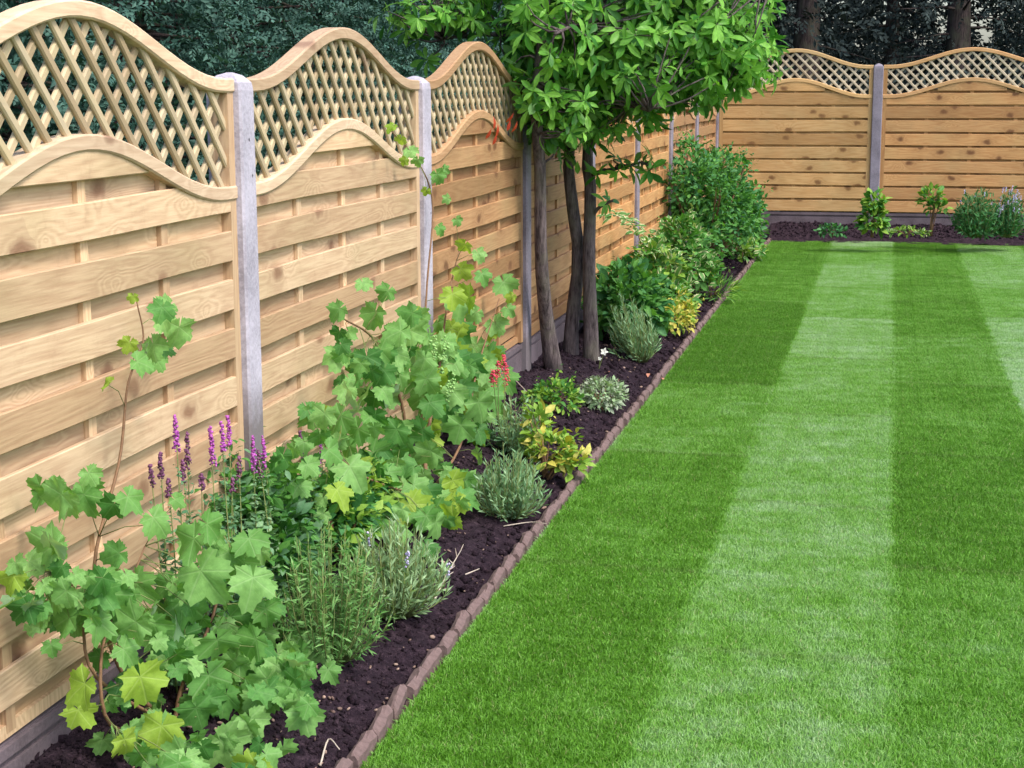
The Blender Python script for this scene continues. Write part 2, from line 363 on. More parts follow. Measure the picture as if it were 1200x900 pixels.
# ------------------------------------------------------------------ the setting
YB = 17.606; P0, PITCH_M = 4.446, 1.88
me = mesh('ground', [(-250, -250, -.16), (250, -250, -.16), (250, 250, -.16), (-250, 250, -.16)], [(0, 1, 2, 3)], plain('rough_ground', (.03, .04, .02), (.07, .08, .03), 2))
tag(link('ground', me), kind='structure')
gx = np.linspace(.618, 6.8, 60); gy = np.concatenate([np.linspace(-3, 3, 20), np.linspace(3.05, 17.25, 120)])
XX, YY = np.meshgrid(gx, gy); ZZ = -.030+.006*np.sin(XX*2.1+1)*np.sin(YY*1.3)
def gridmesh(name, XX, YY, ZZ, mat, smooth=True):
    n, mm = XX.shape; V = np.stack([XX.ravel(), YY.ravel(), ZZ.ravel()], 1)
    i = np.arange(n*mm).reshape(n, mm); F = np.stack([i[:-1, :-1].ravel(), i[:-1, 1:].ravel(), i[1:, 1:].ravel(), i[1:, :-1].ravel()], 1)
    return mesh(name, V, F, mat, smooth)
def lawn_far(x): return 17.22+.09*(x-1.4)
far = lawn_far(XX); YY = np.where(YY > 17, np.minimum(YY-17.25+far, far), YY)
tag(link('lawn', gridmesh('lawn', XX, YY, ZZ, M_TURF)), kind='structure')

# soil beds, heaped up towards the fence
def vnoise(x, y, s, seed=0):
    rs = np.random.RandomState(seed); T = rs.rand(64, 64); fx, fy = x/s, y/s; ix, iy = np.floor(fx).astype(int), np.floor(fy).astype(int)
    tx, ty = fx-ix, fy-iy; tx, ty = tx*tx*(3-2*tx), ty*ty*(3-2*ty); g = lambda a, b_: T[a % 64, b_ % 64]
    return (g(ix, iy)*(1-tx)+g(ix+1, iy)*tx)*(1-ty)+(g(ix, iy+1)*(1-tx)+g(ix+1, iy+1)*tx)*ty
def soil_z(x, y):
    x = np.asarray(x, float); y = np.asarray(y, float)
    heap = .125+.035*np.exp(-((y-8.0)/1.6)**2)
    z = -.035+heap*np.clip((.55-x)/.5, 0, 1)**.8
    return z+.026*(vnoise(x, y, .17, 1)-.5)+.014*(vnoise(x, y, .06, 2)-.5)+.012*(vnoise(x, y, .025, 3)-.5)
XX, YY = np.meshgrid(np.linspace(-.12, .60, 56), np.linspace(1.6, 17.7, 1150))
tag(link('side_flower_bed', gridmesh('side_flower_bed', XX, YY, soil_z(XX, YY), M_SOIL)), kind='structure')
def soilb_z(x, y):
    return -.02+.15*np.clip((y-17.22)/.3, 0, 1)+.03*(vnoise(x, y, .15, 5)-.5)+.02*(vnoise(x, y, .05, 6)-.5)
XX, YY = np.meshgrid(np.linspace(.58, 6.8, 320), np.linspace(17.05, 17.75, 36))
tag(link('back_flower_bed', gridmesh('back_flower_bed', XX, YY, soilb_z(XX, YY)+.0, M_SOIL)), kind='structure')

# crumbs of compost
def clods():
    V = np.array([(1, 0, 0), (-1, 0, 0), (0, 1, 0), (0, -1, 0), (0, 0, 1), (0, 0, -1)], float)
    F = np.array([(0, 2, 4), (2, 1, 4), (1, 3, 4), (3, 0, 4), (2, 0, 5), (1, 2, 5), (3, 1, 5), (0, 3, 5)])
    n = 24000; t = NR.rand(n)**1.7; y = 2.6+t*14.6; x = NR.uniform(-.03, .575, n)
    s = NR.lognormal(-5.5, .6, n)*(1+.35*(y-3)/6); s = np.minimum(s, .028)
    nb = 2500; xb = NR.uniform(.62, 5.2, nb); yb = NR.uniform(17.3, 17.6, nb)
    z = np.concatenate([soil_z(x, y), soilb_z(xb, yb)]); x = np.concatenate([x, xb]); y = np.concatenate([y, yb]); s = np.concatenate([s, NR.uniform(.006, .02, nb)])
    n = len(x); A = NR.randn(n, 3, 3); Q = np.linalg.qr(A)[0]*(NR.uniform(.45, 1.25, (n, 1, 3)))
    P = np.einsum('nij,vj->nvi', Q, V)*s[:, None, None]*NR.uniform(.7, 1.2, (n, 6, 1))+np.stack([x, y, z+s*.25], 1)[:, None, :]
    FF = (F[None]+(np.arange(n)*6)[:, None, None]).reshape(-1, 3)
    return mesh('compost_crumbs', P.reshape(-1, 3), FF, M_SOIL)
tag(link('compost_crumbs', clods()), label='dark crumbs of compost strewn over the flower beds', cat='soil', kind='stuff')

# ------------------------------------------------------------------ grass blades (one object, patches placed by geometry nodes)
def grass_patch(i, lean, pw, pl):
    rs = np.random.RandomState(100+i); n = 3300
    x = rs.uniform(-pw/2, pw/2, n); y = rs.uniform(-pl/2, pl/2, n)
    h = rs.uniform(.013, .027, n); wd = rs.uniform(.0009, .0018, n); a = rs.uniform(0, 2*math.pi, n)
    bl = rs.normal(0, .55, n); by = lean+rs.normal(0, .6, n)
    base = np.stack([x, y, np.full(n, -.002)], 1); d = np.stack([np.cos(a), np.sin(a), a*0], 1)*wd[:, None]
    mid = base+np.stack([bl*h*.3, by*h*.3, h*.6], 1); tip = base+np.stack([bl*h*.9, by*h*.9, h*(1-.25*np.hypot(bl, by).clip(0, 1.6))], 1)
    P = np.stack([base-d, base+d, mid-d*.8, mid+d*.8, tip], 1).reshape(-1, 3)
    F = np.array([(0, 1, 3), (0, 3, 2), (2, 3, 4)]); FF = (F[None]+(np.arange(n)*5)[:, None, None]).reshape(-1, 3)
    return mesh('grass_patch', P, FF, M_BLADE)
PW, PL = SW/3, .205
hid = bpy.data.collections.new('turf_patches')
for i in range(8):
    o = bpy.data.objects.new('turf_patch_%d' % i, grass_patch(i, .32 if i >= 4 else .1, PW, PL)); hid.objects.link(o)
pts, idx = [], []
for i in range(24):
    x = SX0+PW*(i+.5); ls = (i//3) % 2
    for j in range(76):
        y = lawn_far(x)-.01-PL*(j+.5)
        pts.append((x, y, -.030+.006*math.sin(x*2.1+1)*math.sin(y*1.3))); idx.append(ls*4+R.randrange(4))
me = bpy.data.meshes.new('lawn_grass'); me.from_pydata(pts, [], []); at_ = me.attributes.new('pick', 'INT', 'POINT'); at_.data.foreach_set('value', idx)
me.materials.append(M_BLADE)
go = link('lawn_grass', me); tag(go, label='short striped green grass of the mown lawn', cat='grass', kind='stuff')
ng = bpy.data.node_groups.new('turf', 'GeometryNodeTree')
ng.interface.new_socket('Geometry', in_out='INPUT', socket_type='NodeSocketGeometry'); ng.interface.new_socket('Geometry', in_out='OUTPUT', socket_type='NodeSocketGeometry')
gi = ng.nodes.new('NodeGroupInput'); g_o = ng.nodes.new('NodeGroupOutput'); ip = ng.nodes.new('GeometryNodeInstanceOnPoints'); ci = ng.nodes.new('GeometryNodeCollectionInfo')
ci.inputs['Collection'].default_value = hid; ci.inputs['Separate Children'].default_value = True; ci.inputs['Reset Children'].default_value = True
na = ng.nodes.new('GeometryNodeInputNamedAttribute'); na.data_type = 'INT'; na.inputs['Name'].default_value = 'pick'
ip.inputs['Pick Instance'].default_value = True
for a_, b_ in ((gi.outputs[0], ip.inputs['Points']), (ci.outputs[0], ip.inputs['Instance']), ([s for s in na.outputs if s.enabled and s.name == 'Attribute'][0], ip.inputs['Instance Index']), (ip.outputs[0], g_o.inputs[0])): ng.links.new(a_, b_)
go.modifiers.new('turf', 'NODES').node_group = ng

# ------------------------------------------------------------------ brick edging
def brick_me(i):
    rr = random.Random(i); L, W, H = .156, .036, .10; secs = []
    for t in (-.5, -.44, -.15, .15, .44, .5):
        e = .0035 if abs(t) == .5 else 0; q = lambda: rr.uniform(-.0035, .0035)
        secs.append([(-W/2+e+q(), t*L, -H), (W/2-e+q(), t*L, -H), (W/2-e+q(), t*L, -.010-e+q()), (W/2-.012+q(), t*L, -e+q()), (-W/2+.014+q(), t*L, -e+q()), (-W/2+e+q(), t*L, -.012-e+q())])
    V, F = prism(secs); return mesh('brick', V, F, M_BRICK)
bms = [brick_me(i) for i in range(6)]
be = empty('brick_edging', (.59, 2.6, 0), 'row of purplish clay bricks edging the lawn along the side flower bed', 'edging')
y = 2.62; i = 0
while y < 17.2:
    L = .158+R.uniform(-.004, .006)
    M = Matrix.Translation((R.uniform(-.005, .005), y-2.6,   .008+R.uniform(-.003, .003))) @ Matrix.Rotation(math.radians(3.5+R.uniform(-2.5, 2.5)), 4, 'Z') @ Matrix.Rotation(math.radians(R.uniform(-3, 3)), 4, 'X') @ Matrix.Rotation(math.radians(R.uniform(-4, 4)), 4, 'Y')
    link('brick', bms[i % 6 if R.random() < .5 else R.randrange(6)], be, M); y += L; i += 1

# ------------------------------------------------------------------ fence
def arch(y, W, base, amp):
    d = abs(y)/(W/2*.93); return base+amp*(.5+.5*math.cos(math.pi*min(1, d)))
def make_panel(name, loc, rz, W, zb, raise_, wkey, label, group, bh=.088):
    """arched lattice panel. local Y along the fence, +X towards the garden; W clear width between posts"""
    root = empty(name, loc, label, 'fence', group); root.rotation_euler = (0, 0, rz)
    wd = WOODS[wkey]; hw = W/2; key = (W, zb, raise_, wkey)
    Tb, Ta, Lb, La = 1.590+raise_, .172, 1.290+raise_, .170      # top line of the two curved rails
    top = lambda y: arch(y, W, Tb, Ta); low = lambda y: arch(y, W, Lb, La)
    n = 30
    def rail(fn, th, x0, x1):
        secs = []
        for i in range(n+1):
            y = -hw+.002+(W-.004)*i/n; z = fn(y); c = .005
            dz = (fn(y+.01)-fn(y-.01))/.02; nn = math.hypot(1, dz); ny, nz = -dz/nn, 1/nn
            def P(x, t): return (x, max(-hw+.002, min(hw-.002, y-ny*t*th)), z-nz*t*th) if 0 < i < n else (x, y, z-t*th)
            secs.append([P(x0, 0), P(x1-c, 0), P(x1, c/th), P(x1, 1-c/th), P(x1-c, 1), P(x0, 1)])
        return prism(secs)
    link('top_rail', mesh('top_rail', *rail(top, .040, -.070, -.018), wd['rail']), root)
    link('arched_rail', mesh('arched_rail', *rail(low, .040, -.070, -.018), wd['rail']), root)
    for s in (-1, 1):   # stiles
        a, b_ = (-hw+.001, -hw+.042) if s < 0 else (hw-.042, hw-.001)
        me = mesh('stile', *box(-.078, -.0235, a, b_, zb, Tb-.030), wd['upright']); link('stile', me, root)
    nb = 3; bys = [(j-(nb-1)/2)*.44*(W/1.78) for j in range(nb)]
    for by in bys:
        link('batten', mesh('batten', *box(-.0530, -.0400, by-.019, by+.019, zb+.01, low(by)-.02), wd['upright']), root)
    # boards: proud ones in front of the battens, set back ones behind
    pit = .139; z = Lb-.045-.031; k0 = 0; rows = []
    zt = Lb+La-.02
    base = Lb+.0135      # z of top of a proud board
    r = 2
    while True:
        a1 = base+r*pit; a0 = a1-bh
        if a0 < zb-.02: 
            break
        rows.append(('proud', a0, a1)); rows.append(('back', a0-.075, a0+.020)); r -= 1
    def board(a0, a1, x0, x1, seed, y0=-hw+.035, y1=hw-.035):
        rr = random.Random(seed); ys = lerp_list(y0, y1, 10); secs = []
        w1, w2, ph = rr.uniform(.0008, .003), rr.uniform(.0008, .003), rr.uniform(0, 6)
        for y in ys:
            lim = low(y)-.018; t1 = min(a1+w1*math.sin(y*4+ph), lim); t0 = a0+w2*math.sin(y*3.3+ph*2)
            if t1 < t0+.006: t1 = None
            bow = .003*math.cos((y)*math.pi*2/.88*(1.78/W))*(1 if x1 > -.04 else 0)
            c = .0025
            secs.append(None if t1 is None else [(x0, y, t0), (x0, y, t1), (x1-c+bow, y, t1), (x1+bow, y, t1-c), (x1+bow, y, t0+c), (x1-c+bow, y, t0)])
        secs = [s for s in secs if s]
        return prism(secs) if len(secs) > 1 else None
    for kk, (kd, a0, a1) in enumerate(rows):
        a0 = max(a0, zb+.004)
        if a1-a0 < .03 or a0 > zt-.01: continue
        g = board(a0, a1, -.0395, -.0265, hash((kk, round(W, 2)))+R.randrange(999)) if kd == 'proud' else board(a0, a1, -.0660, -.0535, kk+R.randrange(999), -hw+.03, hw-.03)
        if g: 
            # own origin at the board's middle keeps its grain its own
            link('board', mesh('board', *g, wd['board']), root)
    # bottom rail
    link('bottom_rail', mesh('bottom_rail', *box(-.0605, -.041, -hw+.043, hw-.043, zb, zb+.03), wd['upright']), root)
    # lattice
    sp = .101; wv = .0240
    def slat(c, sgn, x0, x1):
        # centre line z = zc + sgn*(y-c); clip between the two rails and stiles
        ok = []
        for i in range(241):
            y = c-.55+1.1*i/240
            if abs(y) > hw-.03: continue
            z = 1.45+raise_+sgn*(y-c)
            if low(y)-.02 < z < top(y)-.016: ok.append(y)
        if len(ok) < 3: return
        ya, yb_ = min(ok), max(ok); o = wv*.7071/1.0/1.0
        za, zb_ = 1.45+raise_+sgn*(ya-c), 1.45+raise_+sgn*(yb_-c)
        L = math.hypot(yb_-ya, zb_-za); h = wv/2; cb = .004
        V = [(x, s*L, t) for s in (-.5, .5) for x, t in ((x0, -h), (x0, h), (x1-cb, h), (x1, h-cb), (x1, -h+cb), (x1-cb, -h))]
        F = [(0, 1, 2, 3, 4, 5), (11, 10, 9, 8, 7, 6)]+[(i, 6+i, 6+(i+1) % 6, (i+1) % 6) for i in range(6)]
        M = Matrix.Translation((0, (ya+yb_)/2, (za+zb_)/2)) @ Matrix.Rotation(math.atan2(zb_-za, yb_-ya), 4, 'X')
        link('lattice_slat', mesh('lattice_slat', V, F, wd['slat']), root, M)
    i = -15
    while i < 17:
        slat(i*sp+.02, 1, -.0495, -.0405); slat(i*sp+.05, -1, -.0400, -.0310); i += 1
    return root
def make_post(loc, rz, htop, label, mat, zbot=-.12):
    root = empty('fence_post', loc, label, 'post', 'concrete posts of the fences'); root.rotation_euler = (0, 0, rz)
    secs = []
    for z, s in ((zbot, 1), (htop-.05, 1), (htop-.028, .94), (htop-.008, .55), (htop, .12)):
        hx, hy, c = .052*s, .051*s, .007*s; xc = -.052
        # H section: a slot on each side takes the panels
        prof = [(-hx, -hy), (hx-c, -hy), (hx, -hy+c), (hx, hy-c), (hx-c, hy), (-hx, hy)]
        secs.append([(xc+a, b_, z) for a, b_ in prof])
    V, F = prism(secs); link('shaft', mesh('shaft', V, F, mat), root)
    return root
def make_gravel(loc, rz, W, z1, label):
    root = empty('gravel_board', loc, label, 'gravel board', 'concrete gravel boards under the fence panels'); root.rotation_euler = (0, 0, rz)
    h = W/2+.004; secs = []
    V, F = merge([box(-.060, -.040, -h, h, -.12, z1-.004), box(-.0395, -.031, -h, h, -.10, z1-.05), box(-.0395, -.028, -h, h, z1-.032, z1-.006)])
    link('slab', mesh('slab', V, F, M_GRAVEL), root); return root

SIDE = []
labels_panel = ['nearest pale lattice-topped fence panel, running off the left edge behind the big grapevine',
 'pale lattice-topped fence panel between the two brightest concrete posts, behind the middle grapevine',
 'lattice-topped fence panel just left of the tree trunks, hung with a red leaf cluster',
 'fence panel directly behind the leaning tree trunks, lattice hidden in leaves',
 'orange fence panel just right of the tree trunks, above the leafy green bush',
 'orange fence panel crossed by the cream-edged spray, second right of the tree trunks',
 'narrow-looking fence panel above the tall dark shrub',
 'last side fence panel, next to the corner where the fences meet']
keys = ['pale', 'pale', 'mid', 'mid', 'rust', 'rust', 'mid', 'mid']  # darker timbers from the third panel on stand in for shade
zbs = [.17, .19, .27, .26, .25, .25, .25, .25]
for i in range(8):
    k_ = i-1; yc = P0+(k_+.5)*PITCH_M
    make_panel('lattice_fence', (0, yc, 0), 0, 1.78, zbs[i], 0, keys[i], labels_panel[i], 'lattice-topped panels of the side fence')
    make_gravel((0, yc, 0), 0, 1.78, zbs[i]-.004, ['concrete gravel board under the nearest panel, at the lower left corner', 'concrete gravel board hidden behind the middle grapevine and lavenders', 'tall grey gravel board beside the pink-red flower, left of the trunks',
        'gravel board behind the foot of the tree trunks', 'gravel board behind the green bush right of the trunks', 'gravel board behind the yellow-edged plants of the side bed', 'gravel board behind the tall dark shrub', 'gravel board in the corner of the two fences'][i])
plab = ['concrete fence post left of the nearest grapevine, at the near end of the nearest panel', 'tall pale concrete post nearest the camera, damp at its foot behind the purple flowers',
 'pale concrete post with vine tendrils on it, behind the middle grapevine', 'shaded purplish concrete post touching the leftmost tree trunk', 'concrete post hidden behind the right-hand tree trunk',
 'thin concrete post behind the cream-edged spray', 'concrete post just left of the tall dark shrub', 'concrete post behind the tall dark shrub, last before the corner', 'corner concrete post where side and back fences meet']
for i in range(9):
    yy = P0+(i-1)*PITCH_M
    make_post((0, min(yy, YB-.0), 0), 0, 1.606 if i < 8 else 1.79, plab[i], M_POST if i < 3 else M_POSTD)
# back fence: local Y -> world X ; garden side is -Y
RZ = -math.pi/2
BX = 1.632
def back(xc, W, wkey, lab, glab):
    make_panel('lattice_fence', (xc, YB+.0, 0), RZ, W, .255, .18, wkey, lab, 'lattice-topped panels of the back fence', .117)
    make_gravel((xc, YB, 0), RZ, W, .251, glab)
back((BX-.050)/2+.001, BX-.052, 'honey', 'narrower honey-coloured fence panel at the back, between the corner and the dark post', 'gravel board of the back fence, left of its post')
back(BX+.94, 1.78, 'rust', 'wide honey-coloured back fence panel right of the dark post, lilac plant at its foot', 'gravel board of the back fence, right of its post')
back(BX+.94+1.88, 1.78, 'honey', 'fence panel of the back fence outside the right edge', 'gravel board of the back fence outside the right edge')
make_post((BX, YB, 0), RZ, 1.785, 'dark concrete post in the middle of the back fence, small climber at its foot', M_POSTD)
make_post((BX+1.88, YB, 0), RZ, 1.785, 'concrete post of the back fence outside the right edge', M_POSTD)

# ------------------------------------------------------------------ leaf templates (V, F, UV)
def tri_fan_leaf(outline, zf, mid=None):
    V = [(0, .42, zf(0, .42))]+[(x, y, zf(x, y)) for x, y in outline]; n = len(outline)
    F = [(0, 1+i, 1+(i+1) % n) for i in range(n)]
    V = np.array(V, float); return V, np.array(F), V[:, :2].copy()
def grape_leaf(seed):
    rr = random.Random(seed); out = []; n = 44
    lob = [(0, rr.uniform(.95, 1.08), .62), (.98, rr.uniform(.78, .95), .62), (-.98, rr.uniform(.78, .95), .62), (1.95, rr.uniform(.58, .72), .6), (-1.95, rr.uniform(.58, .72), .6)]; sk = rr.uniform(-.06, .06)
    for i in range(n):
        a = -math.pi*.94+2*math.pi*.94*i/(n-1)
        r = max(q*(1-.40*(abs(a-c-sk)/hwid)**1.3) if abs(a-c-sk) < hwid*1.2 else 0 for c, q, hwid in lob)
        r = max(r, .52+.10*math.cos(a))*((1.03, .86, .95, .90)[i % 4])*(1+rr.uniform(-.06, .06))
        out.append((math.sin(a)*r, math.cos(a)*r))
    ph = rr.uniform(0, 6); cup = rr.uniform(-.15, .25); fold = rr.uniform(.02, .30)
    zf = lambda x, y: -cup*(x*x+y*y)+fold*abs(x)*.6+.14*math.sin(3.4*x+ph)*abs(y)-.2*max(0, y)**2+.10*math.sin(4*math.atan2(x, y)+ph)*math.hypot(x, y)
    V = [(0, 0, 0)]; n = len(out)
    for f in (.52, 1.):
        for x, y in out:
            V.append((x*f, y*f, zf(x*f, y*f)))
    F = [(0, 1+i+1, 1+i) for i in range(n-1)]
    for i in range(n-1):
        a, b_ = 1+i, 2+i; F += [(a, b_, b_+n), (a, b_+n, a+n)]
    V = np.array(V, float); return V, np.array(F), V[:, :2].copy()
GRAPE = [grape_leaf(i) for i in range(12)]
def blade_leaf(L=1., W=.34, bend=.25, fold=.25, n=5, peak=.55, tw=0):
    V, F, U = [], [], []
    for i in range(n+1):
        t = i/n; wv = W/2*math.sin(math.pi*min(1, t**(math.log(.5)/math.log(peak))))**.8 if 0 < t < 1 else .01*W
        z = -bend*t*t
        for s in (-1, 0, 1): V.append((s*wv, t*L, z+abs(s)*wv*fold)); U.append((s*wv, t))
    for i in range(n):
        a = i*3
        for j in (0, 1): F += [(a+j, a+j+1, a+j+4), (a+j, a+j+4, a+j+3)]
    return np.array(V), np.array(F), np.array(U)
CRL = [blade_leaf(W=w_, bend=b_, fold=f_, peak=.62) for w_, b_, f_ in ((.36, .2, .25), (.32, .38, .35), (.40, .1, .15), (.34, .5, .3))]
OVL = [blade_leaf(W=w_, bend=b_, fold=.25, n=3, peak=.45) for w_, b_ in ((.55, .2), (.5, .4), (.62, .05))]
NDL = [blade_leaf(W=.10, bend=b_, fold=.1, n=2, peak=.5) for b_ in (.05, .3)]
FIRT = []
for s_ in range(4):       # a flat spray of small needles
    rr = random.Random(s_); V, F, U = [], [], []
    for j in range(6):
        t = j/6; a = (1 if j % 2 else -1)*rr.uniform(.5, 1.0); l = .42*(1-t*.55); o_ = len(V)
        d = (math.sin(a)*l, math.cos(a)*l); wv = .085
        V += [(0, t-.04, 0), (wv*math.cos(a)+d[0]*.5, t+d[1]*.5-wv*math.sin(a), rr.uniform(-.05, .05)), (d[0], t+d[1], rr.uniform(-.15, .02)), (-wv*math.cos(a)+d[0]*.5, t+d[1]*.5+wv*math.sin(a), 0)]
        F += [(o_, o_+1, o_+2), (o_, o_+2, o_+3)]; U += [(0, t)]*4
    FIRT.append((np.array(V), np.array(F), np.array(U)))
LM = {}
def lmesh(tname, temps, mat):
    key = (tname, mat.name)
    if key not in LM: LM[key] = [mesh(tname, V, F, mat, True, U) for V, F, U in temps]
    return LM[key]

# ------------------------------------------------------------------ grapevines
def place_leaf(root, o, p, r, mat, look=None, name='leaf', temps=None, tname='grape_leaf', tip=None, flop=.5):
    temps = temps or GRAPE; ms = lmesh(tname, temps, mat)
    to = (CAM-Vector(p)).normalized()
    nrm = look or (Vector((0.25, -.35, 1)).normalized()*R.uniform(.25, .9)+to*R.uniform(.6, 1.3)+rdir()*flop).normalized()
    t = tip or (Vector((R.uniform(-.9, .9), R.uniform(-.5, .5), -R.uniform(.3, 1.1))))
    M = frame(Vector(p)-o, t, nrm, (r, r*R.uniform(.88, 1.05), r))
    return link(name, ms[R.randrange(len(ms))], root, M)
def cane(root, pts, r0, r1, name='stem', mat=None, n=None, sides=6):
    c = curve(pts, n or max(6, len(pts)*4)); k = len(c); rad = [r0+(r1-r0)*i/(k-1) for i in range(k)]
    o = root.location; me = mesh(name, *tube([p-o for p in c], rad, sides, .06), mat or M_CANE, True); return link(name, me, root)
def petioles(root, pairs, mat, r=.0011):
    o = root.location
    parts = [tube([Vector(a)-o, (Vector(a)+Vector(b_))/2-o+Vector((R.uniform(-.01, .01), R.uniform(-.01, .01), .012)), Vector(b_)-o], [r*1.2, r, r*.8], 4) for a, b_ in pairs if (Vector(a)-Vector(b_)).length < .17]
    if parts:
        ob = link('leaf_stalks', mesh('leaf_stalks', *merge(parts), mat, True), root); ob['kind'] = 'stuff'

def nearest(c, p): return min(c, key=lambda q: (q-Vector(p)).length)
# near vine
v1o = at(205, 893, x=.16); v1o.z = float(soil_z(v1o.x, v1o.y))-.01
V1 = empty('grapevine', v1o, 'large grapevine in the near left corner, a lone thin shoot rising up the pale panel', 'grapevine', 'grapevines trained on the fence')
def vx(u): return .06+max(0, min(350, u))/350*.20
canes1 = []
def cpx(lst, xs): return [at(u, v, x=x) for (u, v), x in zip(lst, xs)]
for pts, r0, r1 in [([v1o]+cpx([(150, 800), (118, 720), (112, 650), (140, 540), (150, 450), (168, 400), (160, 352)], (.12, .09, .07, .05, .04, .03, .02)), .006, .0016),
                    ([v1o]+cpx([(110, 790), (95, 700), (60, 670)], (.12, .09, .07)), .005, .002),
                    ([v1o]+cpx([(215, 800), (250, 720), (262, 640), (235, 610)], (.15, .15, .14, .12)), .006, .002),
                    ([v1o]+cpx([(260, 850), (310, 790), (365, 765)], (.18, .2, .22)), .005, .002),
                    ([v1o]+cpx([(250, 870), (330, 862), (395, 818)], (.2, .22, .26)), .004, .002),
                    ([v1o]+cpx([(130, 850), (120, 760), (150, 690), (170, 640)], (.15, .13, .11, .1)), .005, .002)]:
    cane(V1, pts, r0, r1); canes1 += curve(pts, 24)
L1 = [(63, 651, 34, 0), (17, 683, 23, 1), (33, 718, 24, 2), (78, 700, 22, 0), (122, 682, 21, 0), (132, 705, 25, 0), (108, 727, 17, 0), (160, 740, 33, 0), (72, 590, 31, 0), (150, 590, 23, 0), (104, 560, 17, 0),
      (228, 643, 34, 0), (236, 682, 38, 0), (292, 640, 26, 0), (297, 688, 33, 0), (243, 622, 24, 0), (285, 668, 30, 0), (214, 716, 36, 2), (270, 733, 31, 2), (198, 768, 27, 2), (165, 805, 35, 1), (245, 803, 34, 0),
      (100, 812, 32, 1), (190, 862, 33, 1), (146, 874, 22, 1), (258, 880, 36, 0), (300, 758, 27, 0), (325, 775, 26, 0), (372, 766, 27, 0), (300, 832, 33, 0), (355, 845, 29, 0), (332, 885, 24, 0), (288, 792, 26, 2), (342, 790, 24, 0),
      (190, 379, 19, 0), (183, 427, 18, 0), (152, 406, 14, 1), (128, 452, 14, 1), (156, 350, 8, 1), (180, 615, 24, 0), (92, 840, 24, 1), (230, 840, 30, 2), (118, 775, 18, 2), (205, 590, 14, 0), (140, 655, 20, 2),
      (215, 895, 30, 0), (300, 905, 28, 1), (170, 890, 20, 2), (255, 760, 30, 0), (330, 740, 20, 2), (312, 720, 20, 0), (200, 690, 22, 2), (385, 790, 16, 0), (350, 815, 22, 2), (60, 760, 14, 0)]
pairs = []
for u, v, r, k_ in L1:
    x = vx(u)+R.uniform(-.02, .05)+(.03 if k_ != 2 else -.03)
    p = at(u, v, x=x); 
    if v < 500: p = at(u, v, x=.05)
    g = float(soil_z(p.x, p.y))+.03
    if p.z < g: p = at(u, v, z=g)
    d = (p-CAM).length
    place_leaf(V1, v1o, p+Vector((0, 0, r*d/F_PX*.35)), r*d/F_PX*1.25, (M_VINE, M_VINEY, M_VINED)[k_], flop=.45)
    pairs.append((nearest(canes1, p), p))
for _ in range(225):       # inner foliage
    u, v, r, k_ = R.choice(L1[:34]+L1[:11]+L1[:8]+L1[16:36]+L1[45:]); u += R.uniform(-28, 28); v += R.uniform(-25, 25); u = min(u, 352+R.uniform(-15, 12))
    if u < 110 and v > 735 or 60 < u < 215 and 590 < v < 640 and R.random() < .5: continue
    p = at(u, v, x=vx(u)+R.uniform(-.05, .04)); 
    if p.z < .10: p = at(u, v, z=R.uniform(.08, .15))
    if not .03 < p.x < .5: continue
    d = (p-CAM).length; place_leaf(V1, v1o, p, R.uniform(16, 33)*d/F_PX, R.choice((M_VINED, M_VINE, M_VINE, M_VINE)), flop=.8); pairs.append((nearest(canes1, p), p))
petioles(V1, pairs, M_STEM)

# middle vine
v2o = at(500, 622, x=.15); v2o.z = float(soil_z(v2o.x, v2o.y))-.01
V2 = empty('grapevine', v2o, 'tall bushy grapevine with pale green grapes halfway along the bed, climbing a concrete post', 'grapevine', 'grapevines trained on the fence')
canes2 = []
for pts, r0, r1 in [([v2o]+cpx([(480, 540), (470, 470), (440, 400), (400, 372)], (.10, .08, .07, .05)), .009, .003),
                    ([v2o]+cpx([(500, 520), (515, 430), (525, 350), (540, 285)], (.10, .09, .08, .06)), .009, .002),
                    ([v2o]+cpx([(540, 520), (560, 430), (585, 350)], (.14, .14, .12)), .007, .002),
                    ([v2o]+cpx([(430, 560), (380, 520)], (.14, .13)), .006, .002),
                    ([v2o]+cpx([(495, 450), (500, 340), (507, 240), (490, 190), (455, 150)], (.07, .05, .03, .02, .02)), .006, .0015),
                    ([v2o]+cpx([(520, 600), (540, 590)], (.22, .25)), .004, .002)]:
    cane(V2, pts, r0, r1); canes2 += curve(pts, 24)
